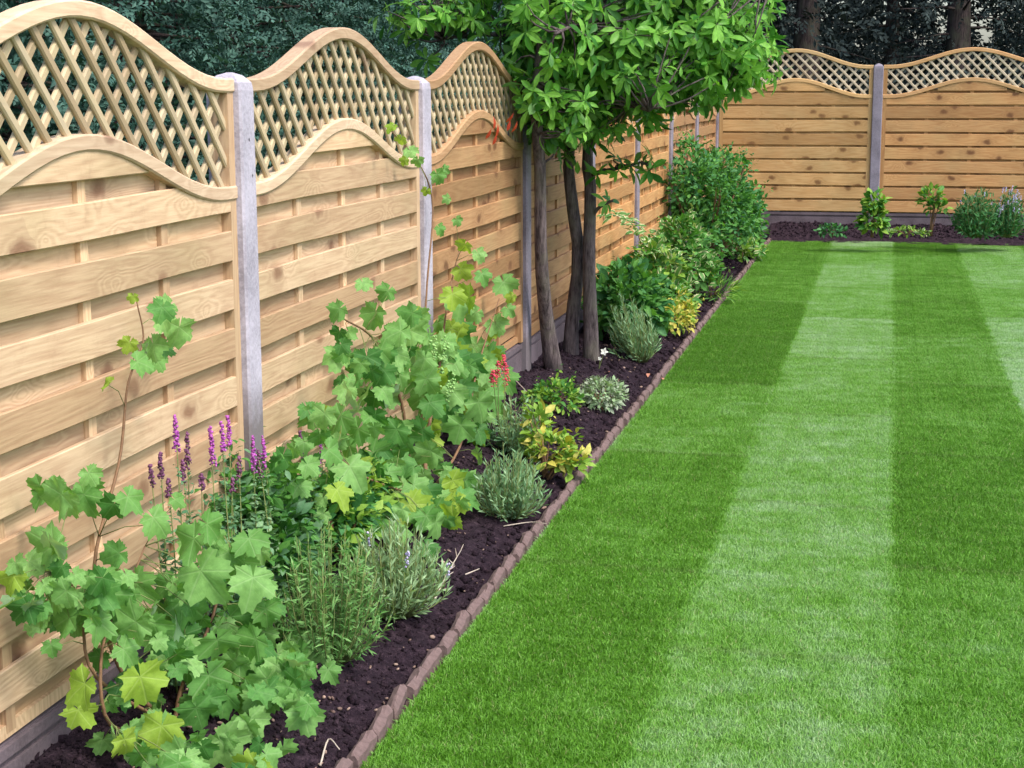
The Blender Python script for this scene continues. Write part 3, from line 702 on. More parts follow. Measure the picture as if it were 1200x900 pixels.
L2 = [(398, 367, 18, 0), (425, 335, 14, 0), (400, 408, 15, 2), (440, 372, 22, 0), (470, 395, 25, 0), (490, 375, 20, 0), (455, 345, 16, 0), (530, 350, 20, 1), (550, 355, 24, 1), (590, 336, 19, 0), (580, 395, 20, 1), (535, 395, 26, 2),
      (555, 425, 22, 0), (515, 415, 22, 0), (430, 425, 24, 2), (450, 440, 22, 2), (475, 430, 20, 0), (500, 450, 22, 0), (560, 480, 30, 0), (540, 505, 24, 0), (575, 470, 22, 0), (410, 465, 20, 0), (400, 495, 26, 0), (420, 510, 26, 0), (380, 490, 20, 0),
      (440, 470, 20, 2), (385, 535, 26, 0), (360, 550, 20, 0), (410, 555, 30, 0), (430, 590, 22, 2), (395, 580, 22, 1), (465, 510, 24, 2), (495, 510, 24, 2), (505, 535, 22, 0), (470, 545, 22, 2), (480, 600, 30, 1), (510, 620, 26, 0),
      (530, 570, 24, 1), (455, 560, 22, 0), (520, 600, 20, 1), (350, 575, 20, 0), (345, 530, 14, 0), (540, 320, 16, 1), (545, 290, 14, 1), (560, 300, 12, 0), (535, 260, 9, 0), (525, 235, 8, 0), (515, 270, 10, 0), (565, 325, 14, 0),
      (512, 208, 13, 0), (500, 225, 8, 1), (480, 180, 12, 0), (470, 165, 10, 1), (460, 150, 9, 1), (490, 190, 10, 0), (475, 190, 8, 1), (520, 200, 8, 0), (595, 365, 12, 0), (375, 515, 20, 2), (560, 510, 20, 2), (570, 440, 20, 0), (540, 460, 22, 2), (520, 480, 22, 2), (585, 420, 14, 1), (455, 610, 20, 2), (485, 575, 22, 0), (600, 350, 10, 1)]
pairs = []
for u, v, r, k_ in L2:
    x = (.03+R.uniform(0, .03)) if v < 240 else .07+R.uniform(0, .16)+max(0, (v-480))/150*.06
    p = at(u, v, x=x); g = float(soil_z(p.x, p.y))+.03
    if p.z < g: p = at(u, v, z=g)
    d = (p-CAM).length; place_leaf(V2, v2o, p+Vector((0, 0, r*d/F_PX*.3)), r*d/F_PX*1.2, (M_VINE, M_VINEY, M_VINED)[k_]); pairs.append((nearest(canes2, p), p))
for _ in range(228):
    u, v, r, k_ = R.choice([q for q in L2 if q[1] > 345 and q[0] < 585]+[q for q in L2 if 400 < q[0] < 560 and 390 < q[1] < 580]*2); u += R.uniform(-22, 22); v += R.uniform(-22, 22)
    p = at(u, v, x=R.uniform(.03, .15)); 
    if p.z < .10: p = at(u, v, z=R.uniform(.08, .16))
    d = (p-CAM).length; place_leaf(V2, v2o, p, R.uniform(15, 29)*d/F_PX, R.choice((M_VINED, M_VINED, M_VINE, M_VINE, M_VINE, M_VINE, M_VINE, M_VINEY)), flop=.8); pairs.append((nearest(canes2, p), p))
petioles(V2, pairs, M_STEM)
# bunches of small unripe grapes
def ico():
    t = (1+5**.5)/2; V = [(-1, t, 0), (1, t, 0), (-1, -t, 0), (1, -t, 0), (0, -1, t), (0, 1, t), (0, -1, -t), (0, 1, -t), (t, 0, -1), (t, 0, 1), (-t, 0, -1), (-t, 0, 1)]
    V = np.array(V)/math.hypot(1, t); F = np.array([(0, 11, 5), (0, 5, 1), (0, 1, 7), (0, 7, 10), (0, 10, 11), (1, 5, 9), (5, 11, 4), (11, 10, 2), (10, 7, 6), (7, 1, 8), (3, 9, 4), (3, 4, 2), (3, 2, 6), (3, 6, 8), (3, 8, 9), (4, 9, 5), (2, 4, 11), (6, 2, 10), (8, 6, 7), (9, 8, 1)])
    return V, F, V[:, :2]*0
ICO = ico()
M_GRAPE = plain('unripe_grape', (.12, .30, .06), (.28, .46, .14), 20, .35, .1, .5)
for u, v in ((517, 422), (530, 440), (508, 405), (520, 400), (525, 455)):
    c = at(u, v, x=.24); ms = []
    for i in range(20):
        t = R.random(); ms.append((0, Matrix.Translation(c+Vector((R.gauss(0, .012*(1.2-t)), R.gauss(0, .012*(1.2-t)), -.07*t+.02)))@Matrix.Scale(R.uniform(.004, .006), 4)))
    link('grape_bunch', join_inst('grape_bunch', [ICO], ms, M_GRAPE, v2o), V2)

# ------------------------------------------------------------------ generic plants
def ground_pt(u, v, back_bed=False):
    p = at(u, v, z=0.0); 
    for _ in range(3): p = at(u, v, z=float(soilb_z(p.x, p.y) if back_bed else soil_z(p.x, p.y)))
    return p
def spiky(name, base, label, cat, group, H, W, n, mat, needle=.03, up=.8, stems_m=None, per=26, flowers=None, side=(0, 0), leafw=1.0):
    """many thin stems fanning from the foot, each clothed in narrow leaves"""
    root = empty(name, base, label, cat, group); st, ms, fm = [], [], []
    for i in range(n):
        a = R.uniform(0, 2*math.pi); r = math.sqrt(R.random())*R.uniform(.8, 1.25); h = H*(1-.45*r*r)*R.uniform(.6, 1.15)
        tip = Vector((math.cos(a)*r*W/2+side[0]*h, math.sin(a)*r*W/2+side[1]*h, h)); b0 = Vector((math.cos(a)*r*W*.14, math.sin(a)*r*W*.14, 0))
        midp = b0.lerp(tip, .5)+Vector((math.cos(a), math.sin(a), 0))*r*W*.08
        c = curve([b0, midp, tip], 5); st.append(tube(c, [.0022, .002, .0018, .0015, .0012, .0008], 4))
        for j in range(per):
            t = .12+.88*j/per; k5 = t*5; q = int(min(4, k5)); p = c[q].lerp(c[q+1], k5-q); ax = (c[q+1]-c[q]).normalized()
            d = (ax*up+rdir()*(1-up*.5)); ms.append((R.randrange(2), frame(p+base, d, rdir(), (needle*leafw*1.1, needle*R.uniform(.7, 1.2), needle))))
        if flowers and R.random() < flowers[1]:
            for j in range(12): fm.append((0, Matrix.Translation(base+tip+Vector((R.gauss(0, .004), R.gauss(0, .004), j*.004-.01)))@Matrix.Scale(R.uniform(.003, .005), 4)))
    o = link('stems', mesh('stems', *merge(st), stems_m or M_STEM, True), root); o['kind'] = 'stuff'
    o = link('foliage', join_inst('foliage', NDL, ms, mat, base), root); o['kind'] = 'stuff'
    if fm: o = link('flowers', join_inst('flowers', [ICO], fm, flowers[0], base), root); o['kind'] = 'stuff'
    return root
def bushy(name, base, label, cat, group, lumps, n, temps, size, mats, up=.2, tname='oval_leaf', indiv=0, wood_=True, stems_m=None, upw=.8, shoots=0):
    """leaves spread through overlapping lumps (centre offset, radii); the largest seen are single parts"""
    root = empty(name, base, label, cat, group); ms = []
    vol = [r[0]*r[1]*r[2] for c, r in lumps]; tot = sum(vol)
    for (c, r), vv in zip(lumps, vol):
        for i in range(int(n*vv/tot)):
            d = rdir(-.6, 1); rad = R.uniform(.55, 1.05); p = Vector(c)+Vector((d.x*r[0], d.y*r[1], d.z*r[2]))*rad
            if p.z < .005: continue
            s = size*R.uniform(.65, 1.2)
            tip = (d*.9+rdir()*.7+Vector((0, 0, up))).normalized(); nrm = (Vector((0, 0, upw))+d*.6+rdir()*.5)
            ms.append((R.randrange(len(temps)), frame(p+base, tip, nrm, (s, s, s)), R.randrange(len(mats))))
    for i in range(shoots):
        c, r = lumps[R.randrange(len(lumps))]; d = rdir(.0, 1); p0 = Vector(c)+Vector((d.x*r[0], d.y*r[1], d.z*r[2]))*.7; dd = (d+rdir()*.5+Vector((0, 0, .3))).normalized()
        L = R.uniform(.5, 1.)*min(.22, .9*max(r))+size; nn = int(L/size*3.2)
        for j in range(nn):
            s = size*R.uniform(.5, 1.0)*(1.1-.5*j/nn); p = p0+dd*L*j/nn
            if p.z > .01: ms.append((R.randrange(len(temps)), frame(p+base, dd*.6+rdir(), Vector((0, 0, upw))+rdir()*.6, (s, s, s)), R.randrange(len(mats))))
    if indiv: ms.sort(key=lambda q: (q[1].translation-CAM).length)
    for t, M, k_ in ms[:indiv]:
        M2 = M.copy(); M2.translation -= base; link('leaf', lmesh(tname, temps, mats[k_])[t], root, M2)
    rest = ms[indiv:]
    for k_, mt in enumerate(mats):
        q = [(t, M) for t, M, kk in rest if kk == k_]
        if q: o = link('foliage', join_inst('foliage', temps, q, mt, base), root); o['kind'] = 'stuff'
    st = []
    for (c, r) in lumps:
        for i in range(5):
            e = Vector(c)+Vector((R.uniform(-.6, .6)*r[0], R.uniform(-.6, .6)*r[1], R.uniform(-.1, .7)*r[2])); e.z = max(.02, e.z)
            st.append(tube(curve([(R.uniform(-.02, .02), R.uniform(-.02, .02), -.01), e*.5+Vector((0, 0, .02)), e], 4), [.005, .004, .004, .003, .002], 5))
    o = link('branches', mesh('branches', *merge(st), stems_m or M_CANE, True), root); o['kind'] = 'stuff'
    return root
G_HERB = 'grey-green herbs along the bed'
spiky('rosemary', ground_pt(385, 775), 'bushy green rosemary right of the near grapevine, fine needles to the ground', 'rosemary', None, .38, .30, 120, M_ROS, .030, .5, per=30, leafw=1.7)
spiky('lavender', ground_pt(463, 722), 'spiky pale lavender between the rosemary and the bare dark soil', 'lavender', G_HERB, .28, .30, 150, M_LAV, .034, .8, per=16, leafw=1.8, flowers=(M_LILAC, .01))
spiky('lavender', ground_pt(598, 608), 'upright silvery lavender by the brick edge, right of the middle grapevine', 'lavender', G_HERB, .26, .25, 160, M_LAVD, .032, .85, per=15, leafw=1.9)
spiky('lavender', ground_pt(608, 535), 'wispy grey lavender behind the upright silvery one, beside the yellow-leaved plant', 'lavender', G_HERB, .26, .24, 80, M_LAVD, .034, .7, per=12, leafw=1.9)
spiky('lavender', ground_pt(750, 424), 'dark grey-green lavender leaning by the yellow mound, past the tree trunks', 'lavender', G_HERB, .36, .28, 110, M_LAVD, .044, .9, per=12, leafw=1.7, side=(-.25, 0))
# silver mound
bushy('curry_plant', ground_pt(705, 478), 'low silver-green mound plant in front of the tree trunks', 'herb', None, [((0, 0, .06), (.115, .115, .085))], 1500, NDL+[OVL[0]], .028, [M_SILV, M_LAV], tname='silver_leaf')
bushy('herb_clump', ground_pt(652, 482), 'small fresh green clump just left of the silver mound', 'herb', None, [((0, 0, .06), (.11, .10, .08)), ((-.08, -.05, .05), (.08, .07, .06))], 380, OVL, .035, [M_LIME, M_GRN], shoots=14)
bushy('spurge', ground_pt(640, 560), 'lime and yellow leaved plant by the brick edge, beyond the upright silvery lavender', 'shrub', None, [((0.02, 0, .10), (.10, .08, .09)), ((-.05, .05, .19), (.05, .05, .09)), ((.11, 0, .06), (.06, .06, .06))], 260, OVL, .05, [M_LIME, M_YEL, M_LIME], indiv=120, shoots=12)
bushy('shrub', ground_pt(735, 400), 'rounded leafy green bush directly right of the tree trunks', 'shrub', None, [((0, 0, .22), (.24, .28, .24)), ((-.05, .05, .1), (.2, .2, .1)), ((.08, -.1, .16), (.16, .16, .14))], 1200, OVL, .07, [M_GRN, M_DGRN, M_GRN], indiv=200, shoots=40)
bushy('shrub', ground_pt(776, 372), 'cream-edged small shrub above the yellow mound', 'shrub', None, [((0, .05, .26), (.16, .2, .18)), ((.06, -.1, .14), (.15, .16, .1)), ((-.1, .1, .38), (.1, .1, .1))], 600, OVL, .075, [M_CREAM, M_GRN, M_LIME], indiv=150, shoots=30)
bushy('spurge', ground_pt(783, 390), 'bright yellow-green mound at the edge of the bed past the trees', 'shrub', None, [((0, 0, .08), (.16, .20, .09)), ((.07, .15, .11), (.1, .12, .09))], 800, OVL, .04, [M_YEL, M_LIME, M_YEL], shoots=20)
bushy('shrub', ground_pt(808, 350), 'cream and green shrub with pale flower heads before the tall dark shrub', 'shrub', None, [((-.08, .1, .38), (.17, .22, .2)), ((.0, 0, .2), (.2, .24, .15))], 750, OVL, .08, [M_CREAM, M_GRN, M_GRN], indiv=60, shoots=40)
bushy('strappy_plant', ground_pt(835, 352), 'small green plant with narrow arching leaves at the lawn edge', 'plant', None, [((0, 0, .07), (.16, .16, .08))], 240, NDL, .12, [M_GRN, M_LIME], tname='strap')
b_ = ground_pt(848, 318); b_.x = .30
bushy('shrub', b_, 'tall dark green shrub filling the far end of the side bed', 'shrub', None,
      [((-.02, .2, .52), (.36, .5, .40)), ((-.12, -.2, .72), (.24, .3, .30)), ((.20, .4, .40), (.24, .45, .30)), ((-.05, -.35, .30), (.26, .3, .26)), ((.05, .7, .45), (.36, .4, .36)), ((-.18, .1, .98), (.12, .16, .14)), ((.0, .5, .82), (.2, .25, .2))]+[((R.uniform(-.28, .34), R.uniform(-.5, .8), R.uniform(.3, 1.0)), (.09, .12, .10)) for _ in range(16)],
      5600, OVL, .058, [M_DGRN, M_GRN, M_GRN], indiv=0, shoots=240)
bushy('plant', ground_pt(868, 306), 'low leafy plant with yellowish flowers at the foot of the tall dark shrub', 'plant', None, [((0, 0, .1), (.2, .3, .11))], 500, OVL, .07, [M_GRN, M_LIME, M_CREAM])
# back bed
bushy('climber', ground_pt(1022, 277, True), 'small climbing plant with bright leaves at the foot of the back fence post', 'climber', None, [((0, 0, .14), (.11, .08, .15)), ((.01, .03, .30), (.09, .05, .12))], 260, OVL, .09, [M_LIME, M_GRN], indiv=120)
bushy('climber', ground_pt(1090, 275, True), 'thin pale sapling against the back fence panel', 'climber', None, [((0, .03, .34), (.10, .04, .12)), ((.05, .03, .26), (.1, .04, .08))], 110, OVL, .08, [M_LIME, M_GRN], indiv=80)
spiky('aster', ground_pt(1143, 278, True), 'dark leafy plant with lilac flowers at the foot of the back fence', 'flowering plant', None, .44, .46, 170, M_DGRN, .06, .5, per=14, flowers=(M_LILAC, .04), leafw=2.2)
spiky('aster', ground_pt(1180, 278, True), 'lilac-flowered plant with many blue-white heads near the right edge', 'flowering plant', None, .46, .34, 110, M_DGRN, .06, .6, per=13, flowers=(M_LILAC, .45), leafw=2.2)
bushy('ground_plant', ground_pt(1062, 276, True), 'low straggling pale plant along the back lawn edge', 'plant', None, [((0, 0, .03), (.22, .05, .03))], 120, OVL, .05, [M_CREAM, M_LIME])
bushy('ground_plant', ground_pt(975, 277, True), 'low dark seedling clump beside the tall shrub, by the back gravel board', 'plant', None, [((0, 0, .05), (.14, .06, .06))], 120, OVL, .05, [M_DGRN])

# purple salvias by the nearest post
def floret_spike(root, base, foot, tip, ln, mat, w_=.0068):
    f, t = Vector(foot), Vector(tip); ax = (t-f).normalized(); ms = []
    for i in range(int(85*ln/.1)):
        s = i/(85*ln/.1); p = t-ax*ln*s+rdir()*w_*1.2*(.3+.7*s)*R.uniform(.6, 1.3); sc = R.uniform(.0018, .0042); ms.append((0, frame(p, rdir(), rdir(), (sc, sc*1.5, sc))))
    link('flower_spike', join_inst('flower_spike', [ICO], ms, mat, base), root)
    o = link('stem', mesh('stem', *tube(curve([f-base, (f+t)/2-base+Vector((R.uniform(-.008, .008), R.uniform(-.008, .008), 0)), t-base], 6), [.003, .0028, .0025, .002, .0018, .0015, .001], 5), M_STEM, True), root)
s0 = at(255, 640, x=.09); s0.z = float(soil_z(s0.x, s0.y))
def salvia(label, spikes, foot_u, leafn, mat_leaf=None):
    f0 = at(foot_u, 665, x=.10); f0.z = float(soil_z(.1, f0.y)); root = empty('salvia', f0, label, 'flowering plant', 'purple salvias by the nearest post'); ms = []
    for u, v, ln, mt in spikes:
        t = at(u, v, x=R.uniform(.05, .12)); ft = f0+Vector((R.uniform(-.02, .02), (t.y-f0.y)*.6, 0))
        floret_spike(root, f0, ft, t, ln, mt)
        for i in range(leafn*2):
            s = R.uniform(.05, .86); p = ft.lerp(t, s)+rdir()*.008; L = .050*(1.1-s); ms.append((R.randrange(3), frame(p, (rdir(-.2, .6)+Vector((0, 0, .3))), Vector((0, 0, 1))+rdir()*.6, (L, L, L))))
    o = link('foliage', join_inst('foliage', OVL, ms, mat_leaf or M_SAL, f0), root); o['kind'] = 'stuff'
salvia('tall purple salvia in front of the near panel, two flower spikes with dark faded ones', [(205, 488, .085, M_PURP), (219, 508, .085, M_PURPD), (188, 530, .07, M_PURPD), (176, 545, .05, M_PURPD), (214, 540, .05, M_PURPD), (197, 560, .05, M_PURPD)], 215, 30)
salvia('brightest magenta salvia left of the nearest post, three close spikes', [(246, 500, .105, M_PURP), (259, 495, .08, M_PURP), (267, 488, .08, M_PURP), (280, 535, .06, M_PURPD), (272, 560, .04, M_PURPD), (236, 555, .04, M_PURPD)], 262, 34)
salvia('purple salvia standing against the foot of the nearest post', [(296, 512, .10, M_PURP), (308, 512, .09, M_PURP), (302, 528, .08, M_PURPD)], 306, 44, M_LAVD)
salvia('short salvia with one purple spike on the left side of the middle grapevine', [(376, 520, .06, M_PURP), (351, 505, .08, M_PURPD), (366, 540, .04, M_PURP)], 362, 40)
# leafy herbs between the vines
bushy('herb_clump', ground_pt(322, 690), 'dense blue-green herb between the near grapevine and the post', 'herb', 'herbs between the two grapevines', [((-.03, .05, .16), (.12, .2, .17)), ((.03, -.1, .12), (.11, .14, .12)), ((-.05, -.1, .26), (.08, .2, .12))], 1700, OVL, .05, [M_SAL, M_GRN, M_GRN], indiv=200, shoots=60)
bushy('herb_clump', ground_pt(395, 655), 'dark leafy herb under the left side of the middle grapevine', 'herb', 'herbs between the two grapevines', [((-.02, 0, .11), (.13, .24, .13)), ((-.05, .35, .11), (.1, .22, .13))], 1500, OVL, .05, [M_DGRN, M_GRN, M_LIME], indiv=200)
# pink-red flower beside the trunks
rb = at(588, 474, x=.24); rb.z = float(soil_z(.24, rb.y)); rr_ = empty('coral_bells', rb, 'pink-red flower cluster between the middle grapevine and the shaded post', 'flowering plant')
for u, v in ((583, 423), (590, 416), (577, 434), (594, 430)): floret_spike(rr_, rb, rb+Vector((R.uniform(-.02, .02), 0, 0)), at(u, v, x=.24), .07, M_PINK, .016)
o = link('foliage', join_inst('foliage', OVL, [(R.randrange(3), frame(rb+Vector((R.uniform(-.07, .07), R.uniform(-.07, .07), R.uniform(.01, .07))), rdir(0, .5), Vector((0, 0, 1))+rdir()*.5, (.05, .05, .05))) for i in range(60)], M_SAL, rb), rr_); o['kind'] = 'stuff'
# small white flowers by the trunk foot
wb = ground_pt(702, 432); wr = empty('white_flower', wb, 'small white flower beside the foot of the right-hand trunk', 'flower')
for u, v, s in ((708, 412, .022), (703, 420, .012)):
    c = at(u, v, y=wb.y-.02); ms = [(R.randrange(3), frame(c, Vector((math.cos(a), -.3, math.sin(a))), (0, -1, .3), (s*1.3, s, s))) for a in [i*1.257 for i in range(5)]]
    link('blossom', join_inst('blossom', OVL, ms, M_WHITE, wb), wr)
    link('stem', mesh('stem', *tube([Vector((0, 0, 0)), c-wb], [.0025, .002], 5), M_STEM), wr)

# ------------------------------------------------------------------ litter on the soil
def twig(pts, r, label, name='twig', mat=None, sub=0):
    P = [at(u, v, z=0) for u, v in pts]; P = [Vector((p.x, p.y, float(soil_z(p.x, p.y))+.008+h)) for p, h in zip(P, [0, .02, .035, .02, .01][:len(pts)])]
    c = curve(P, 8); parts = [tube(c, [r*(1-.07*i) for i in range(9)], 5)]
    for i in range(sub):
        q = c[R.randrange(3, 9)]; d = (P[-1]-P[0]).normalized()*R.uniform(.02, .05)+rdir(0, .8)*.025; parts.append(tube([q, q+d], [r*.6, r*.25], 4))
    V, F = merge([([v-P[0] for v in pv], pf) for pv, pf in parts])
    o = link(name, mesh(name, V, F, mat or M_TWIG, True)); o.location = P[0]; return tag(o, label, 'twig')
twig([(508, 705), (522, 685), (540, 660)], .0035, 'pale forked dead twig sticking out of the pale lavender over the soil', sub=7)
twig([(545, 672), (562, 667)], .003, 'short pale stick lying on bare soil near the forked twig')
twig([(575, 462), (600, 478), (625, 500)], .004, 'long pale dry twig on the soil left of the silver mound')
twig([(590, 617), (622, 613), (640, 618)], .0025, 'thin dry stem lying at the foot of the upright silvery lavender')
twig([(375, 885), (385, 868), (398, 880)], .003, 'thin curled dry stem on the soil by the near grapevine')
for (u, v, lab, mt, s) in [(715, 438, 'coppery fallen leaf on the soil right of the trunks', M_FALLEN, .05), (760, 440, 'orange-pink fallen leaf by the brick edge beyond the silver mound', M_FALLEN, .045), (775, 445, 'rusty fallen leaf touching the brick edge', M_FALLEN, .04),
                       (538, 613, 'pale cream fallen leaf at the right foot of the middle grapevine', M_WHITE, .045), (725, 447, 'dark rusty fallen leaf beyond the silver mound', M_FALLEN, .03)]:
    p = ground_pt(u, v)+Vector((0, 0, .012)); V, F, U = OVL[1]; me = mesh('fallen_leaf', V*s, F, mt, True, U); o = link('fallen_leaf', me); o.location = p; o.rotation_euler = (R.uniform(-.3, .3), R.uniform(-.3, .3), R.uniform(0, 6)); tag(o, lab, 'fallen leaf')
ms = []
for i in range(700):
    y_ = 2.8+R.random()**1.5*13; x_ = R.uniform(.12, .56); p = Vector((x_, y_, float(soil_z(x_, y_))+.006)); s = R.uniform(.002, .009)
    ms.append((0, frame(p, rdir(-.5, .5), rdir(), (s*R.uniform(.5, 1.1), s*R.uniform(.7, 1.6), s*R.uniform(.3, .6)))))
tag(link('bark_chips', join_inst('bark_chips', [ICO], ms, M_CHIP, smooth=False)), label='pale bark chips and grit scattered on the dark soil', cat='bark chips', kind='stuff')

# ------------------------------------------------------------------ the tree in the bed
to = Vector((.11, 8.85, .06)); T = empty('tree', to, 'multi-stemmed broadleaf tree in front of the side fence, glossy green crown over the bed', 'tree')
limbs = []
def limb(name, pts, r0, r1, n=16, sides=10, mat=M_BARK, jit=.05):
    c = curve(pts, n); rad = [r0+(r1-r0)*i/n for i in range(n+1)]
    if name == 'trunk': rad = [q*.88*(1+.35*math.exp(-i/1.6)) for i, q in enumerate(rad)]
    link(name, mesh(name, *tube([p-to for p in c], rad, sides, jit), mat, True), T); limbs.extend(c[len(c)//3:]); return c
y8 = 8.75
t1 = limb('trunk', [at(650, 440, x=.12), at(641, 380, x=.09), at(634, 300, x=.09), at(633, 200, x=.09), at(628, 120, x=.10), at(634, 60, x=.12), at(640, 0, x=.14), at(652, -90, x=.18)], .043, .022)
t2 = limb('trunk', [at(668, 440, y=8.85), at(670, 380, y=8.85), at(678, 300, y=8.85), at(668, 220, y=8.8), at(668, 170, y=8.8), at(690, 90, y=8.7), at(690, 0, y=8.6), at(670, -120, y=8.5)], .046, .024)
t3 = limb('trunk', [at(693, 436, y=8.8), at(692, 380, y=8.8), at(690, 300, y=8.8), at(692, 220, y=8.8), at(690, 170, y=8.8), at(735, 90, y=8.8), at(770, 0, y=8.7), at(780, -120, y=8.7)], .046, .024)
for pts, r in [(((690, 260, 8.8), (700, 245, 8.78), (712, 238, 8.75)), .015), (((690, 205, 8.8), (720, 198, 8.7), (752, 190, 8.6)), .016),
               (((735, 90, 8.8), (800, 60, 8.7), (870, 40, 8.5)), .022), (((690, 80, 8.7), (640, 50, 8.4), (580, 40, 8.2), (520, 45, 8.1)), .020), (((668, 170, 8.8), (640, 110, 8.5), (600, 90, 8.3)), .016),
               (((690, 120, 8.8), (760, 60, 9.3), (820, 50, 9.5)), .02), (((735, 90, 8.8), (740, 120, 8.4), (760, 130, 8.0)), .016), (((690, 60, 8.7), (680, 30, 8.0), (650, 40, 7.6)), .018),
               (((770, 0, 8.7), (830, -30, 8.5), (900, -20, 8.3)), .02), (((670, -60, 8.5), (600, -120, 8.4)), .018)]:
    limb('branch', [at(u, v, y=y) for u, v, y in pts], r, r*.35, 8, 7)
# crown: whorls of leaves at the twig ends
lumps = [((.08, 8.55, 1.72), (.28, .6, .32)), ((.30, 8.5, 1.85), (.5, .65, .42)), ((.72, 8.65, 1.90), (.45, .6, .36)), ((.95, 8.5, 1.80), (.26, .4, .25)), ((.12, 8.5, 1.40), (.20, .35, .24)), ((.42, 8.6, 1.55), (.35, .5, .22)),
         ((-.42, 8.0, 1.92), (.34, .3, .07)), ((.5, 8.6, 2.35), (.8, .8, .4)), ((-.1, 8.5, 2.3), (.6, .7, .4)), ((.75, 8.5, 1.62), (.3, .4, .14)), ((1.12, 8.4, 1.70), (.12, .3, .12)), ((.45, 8.3, 1.72), (.4, .4, .2)), ((.85, 8.4, 1.72), (.3, .35, .2)), ((.1, 8.3, 1.55), (.25, .3, .25)), ((.12, 8.2, 1.80), (.2, .3, .18)), ((.75, 8.3, 1.85), (.35, .3, .2)), ((.6, 8.2, 1.62), (.25, .3, .12))]
lumps += [(tuple(at(740, 92, y=8.35)), (.26, .22, .13)), (tuple(at(700, 140, y=8.5)), (.15, .2, .11)), (tuple(at(795, 105, y=8.4)), (.22, .22, .10)), (tuple(at(690, 60, y=8.2)), (.25, .22, .2))]
lumps += [(tuple(at(642, 45, y=7.9)), (.26, .25, .20)), (tuple(at(634, 105, y=7.9)), (.11, .2, .15)), (tuple(at(640, 10, y=7.9)), (.22, .25, .16)), (tuple(at(660, 130, y=8.0)), (.17, .2, .15)), (tuple(at(640, 150, y=8.1)), (.08, .1, .08))]
wh = []
vol = [r[0]*r[1]*r[2] for c, r in lumps]
for (c, r), vv in zip(lumps, vol):
    for i in range(int(1700*vv/sum(vol))+14):
        d = rdir(-.9, 1); q = Vector(c)+Vector((d.x*r[0], d.y*r[1], d.z*r[2]))*R.uniform(.5, 1.05); wh.append((q, d))
for u, v, y in [(752, 188, 8.6), (740, 195, 8.6), (765, 185, 8.6), (725, 200, 8.65), (712, 236, 8.75), (720, 183, 8.6), (760, 200, 8.6), (700, 205, 8.7), (490, 45, 8.1), (530, 30, 8.1), (560, 35, 8.1), (505, 30, 8.1), (545, 55, 8.0), (585, 45, 8.1), (500, 70, 8.1), (475, 35, 8.1), (520, 5, 8.1), (570, 10, 8.1),
                (900, 15, 8.4), (885, 40, 8.4), (895, 65, 8.4), (875, 85, 8.4), (860, 100, 8.4), (835, 112, 8.4), (905, 0, 8.4), (650, 165, 8.5), (665, 180, 8.6), (640, 150, 8.5)]:
    wh.append((at(u, v, y=y), rdir(-.3, .5)))
leaves, twigs = [], []
for q, d in wh:
    ax = (d*.8+Vector((0, -.25, .35))+rdir()*.45).normalized(); k7 = R.randrange(6, 10); sz = R.uniform(.060, .105)
    u = ax.orthogonal().normalized(); v = ax.cross(u); ph = R.uniform(0, 6); rim = q.x > .85
    for j in range(k7):
        a = ph+j*2.4; out = u*math.cos(a)+v*math.sin(a); rise = R.uniform(.1, .7)
        tipd = (out+ax*rise+Vector((0, 0, -.25 if not rim else -.7))).normalized(); s = sz*R.uniform(.7, 1.15)
        leaves.append((R.randrange(4), frame(q+ax*R.uniform(-.02, .02), tipd, ax+rdir()*.25, (s*.95, s, s)), 0 if rim or R.random() < .8 else 1))
    nl = nearest(limbs, q)
    if (nl-q).length < .75: twigs.append(tube(curve([nl-to, (nl+q)/2-to+rdir()*.04, q-to], 3), [.008, .005, .004, .0025], 5))
for (c, r_) in lumps:
    for i in range(int(1900*r_[0]*r_[1]*r_[2]/sum(a[0]*a[1]*a[2] for _, a in lumps))+20):
        d = rdir(); q = Vector(c)+Vector((d.x*r_[0], d.y*r_[1], d.z*r_[2]))*R.uniform(.6, 1.12); s = R.uniform(.045, .10)
        leaves.append((R.randrange(4), frame(q, d+rdir()*.8+Vector((0, 0, -.3)), Vector((0, 0, 1))+rdir()*.7, (s*R.uniform(.8, 1.3), s, s)), 0 if R.random() < .75 else 1))
def seen(p):
    a, b_, z = pix(p); return -20 < a < 1220 and -20 < b_ < 920
leaves.sort(key=lambda q: (0 if seen(q[1].translation) else 1, (q[1].translation-CAM).length))
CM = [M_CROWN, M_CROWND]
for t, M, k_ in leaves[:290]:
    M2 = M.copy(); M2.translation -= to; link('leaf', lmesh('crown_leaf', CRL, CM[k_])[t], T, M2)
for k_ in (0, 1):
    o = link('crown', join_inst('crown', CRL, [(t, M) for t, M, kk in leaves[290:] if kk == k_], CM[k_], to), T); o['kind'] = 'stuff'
o = link('twigs', mesh('twigs', *merge(twigs), M_BARK, True), T); o['kind'] = 'stuff'
for u, v in ((578, 136), (583, 145), (602, 132), (606, 142), (576, 150), (582, 156), (598, 140)):
    p = at(u, v, x=.07); s = .055; M = frame(p-to, (R.uniform(-.5, .5), -.2, -1), (1, -.5, .3), (s, s, s)); link('leaf', lmesh('red_leaf', CRL, M_RED)[R.randrange(4)], T, M)['label'] = 'red hanging leaf'
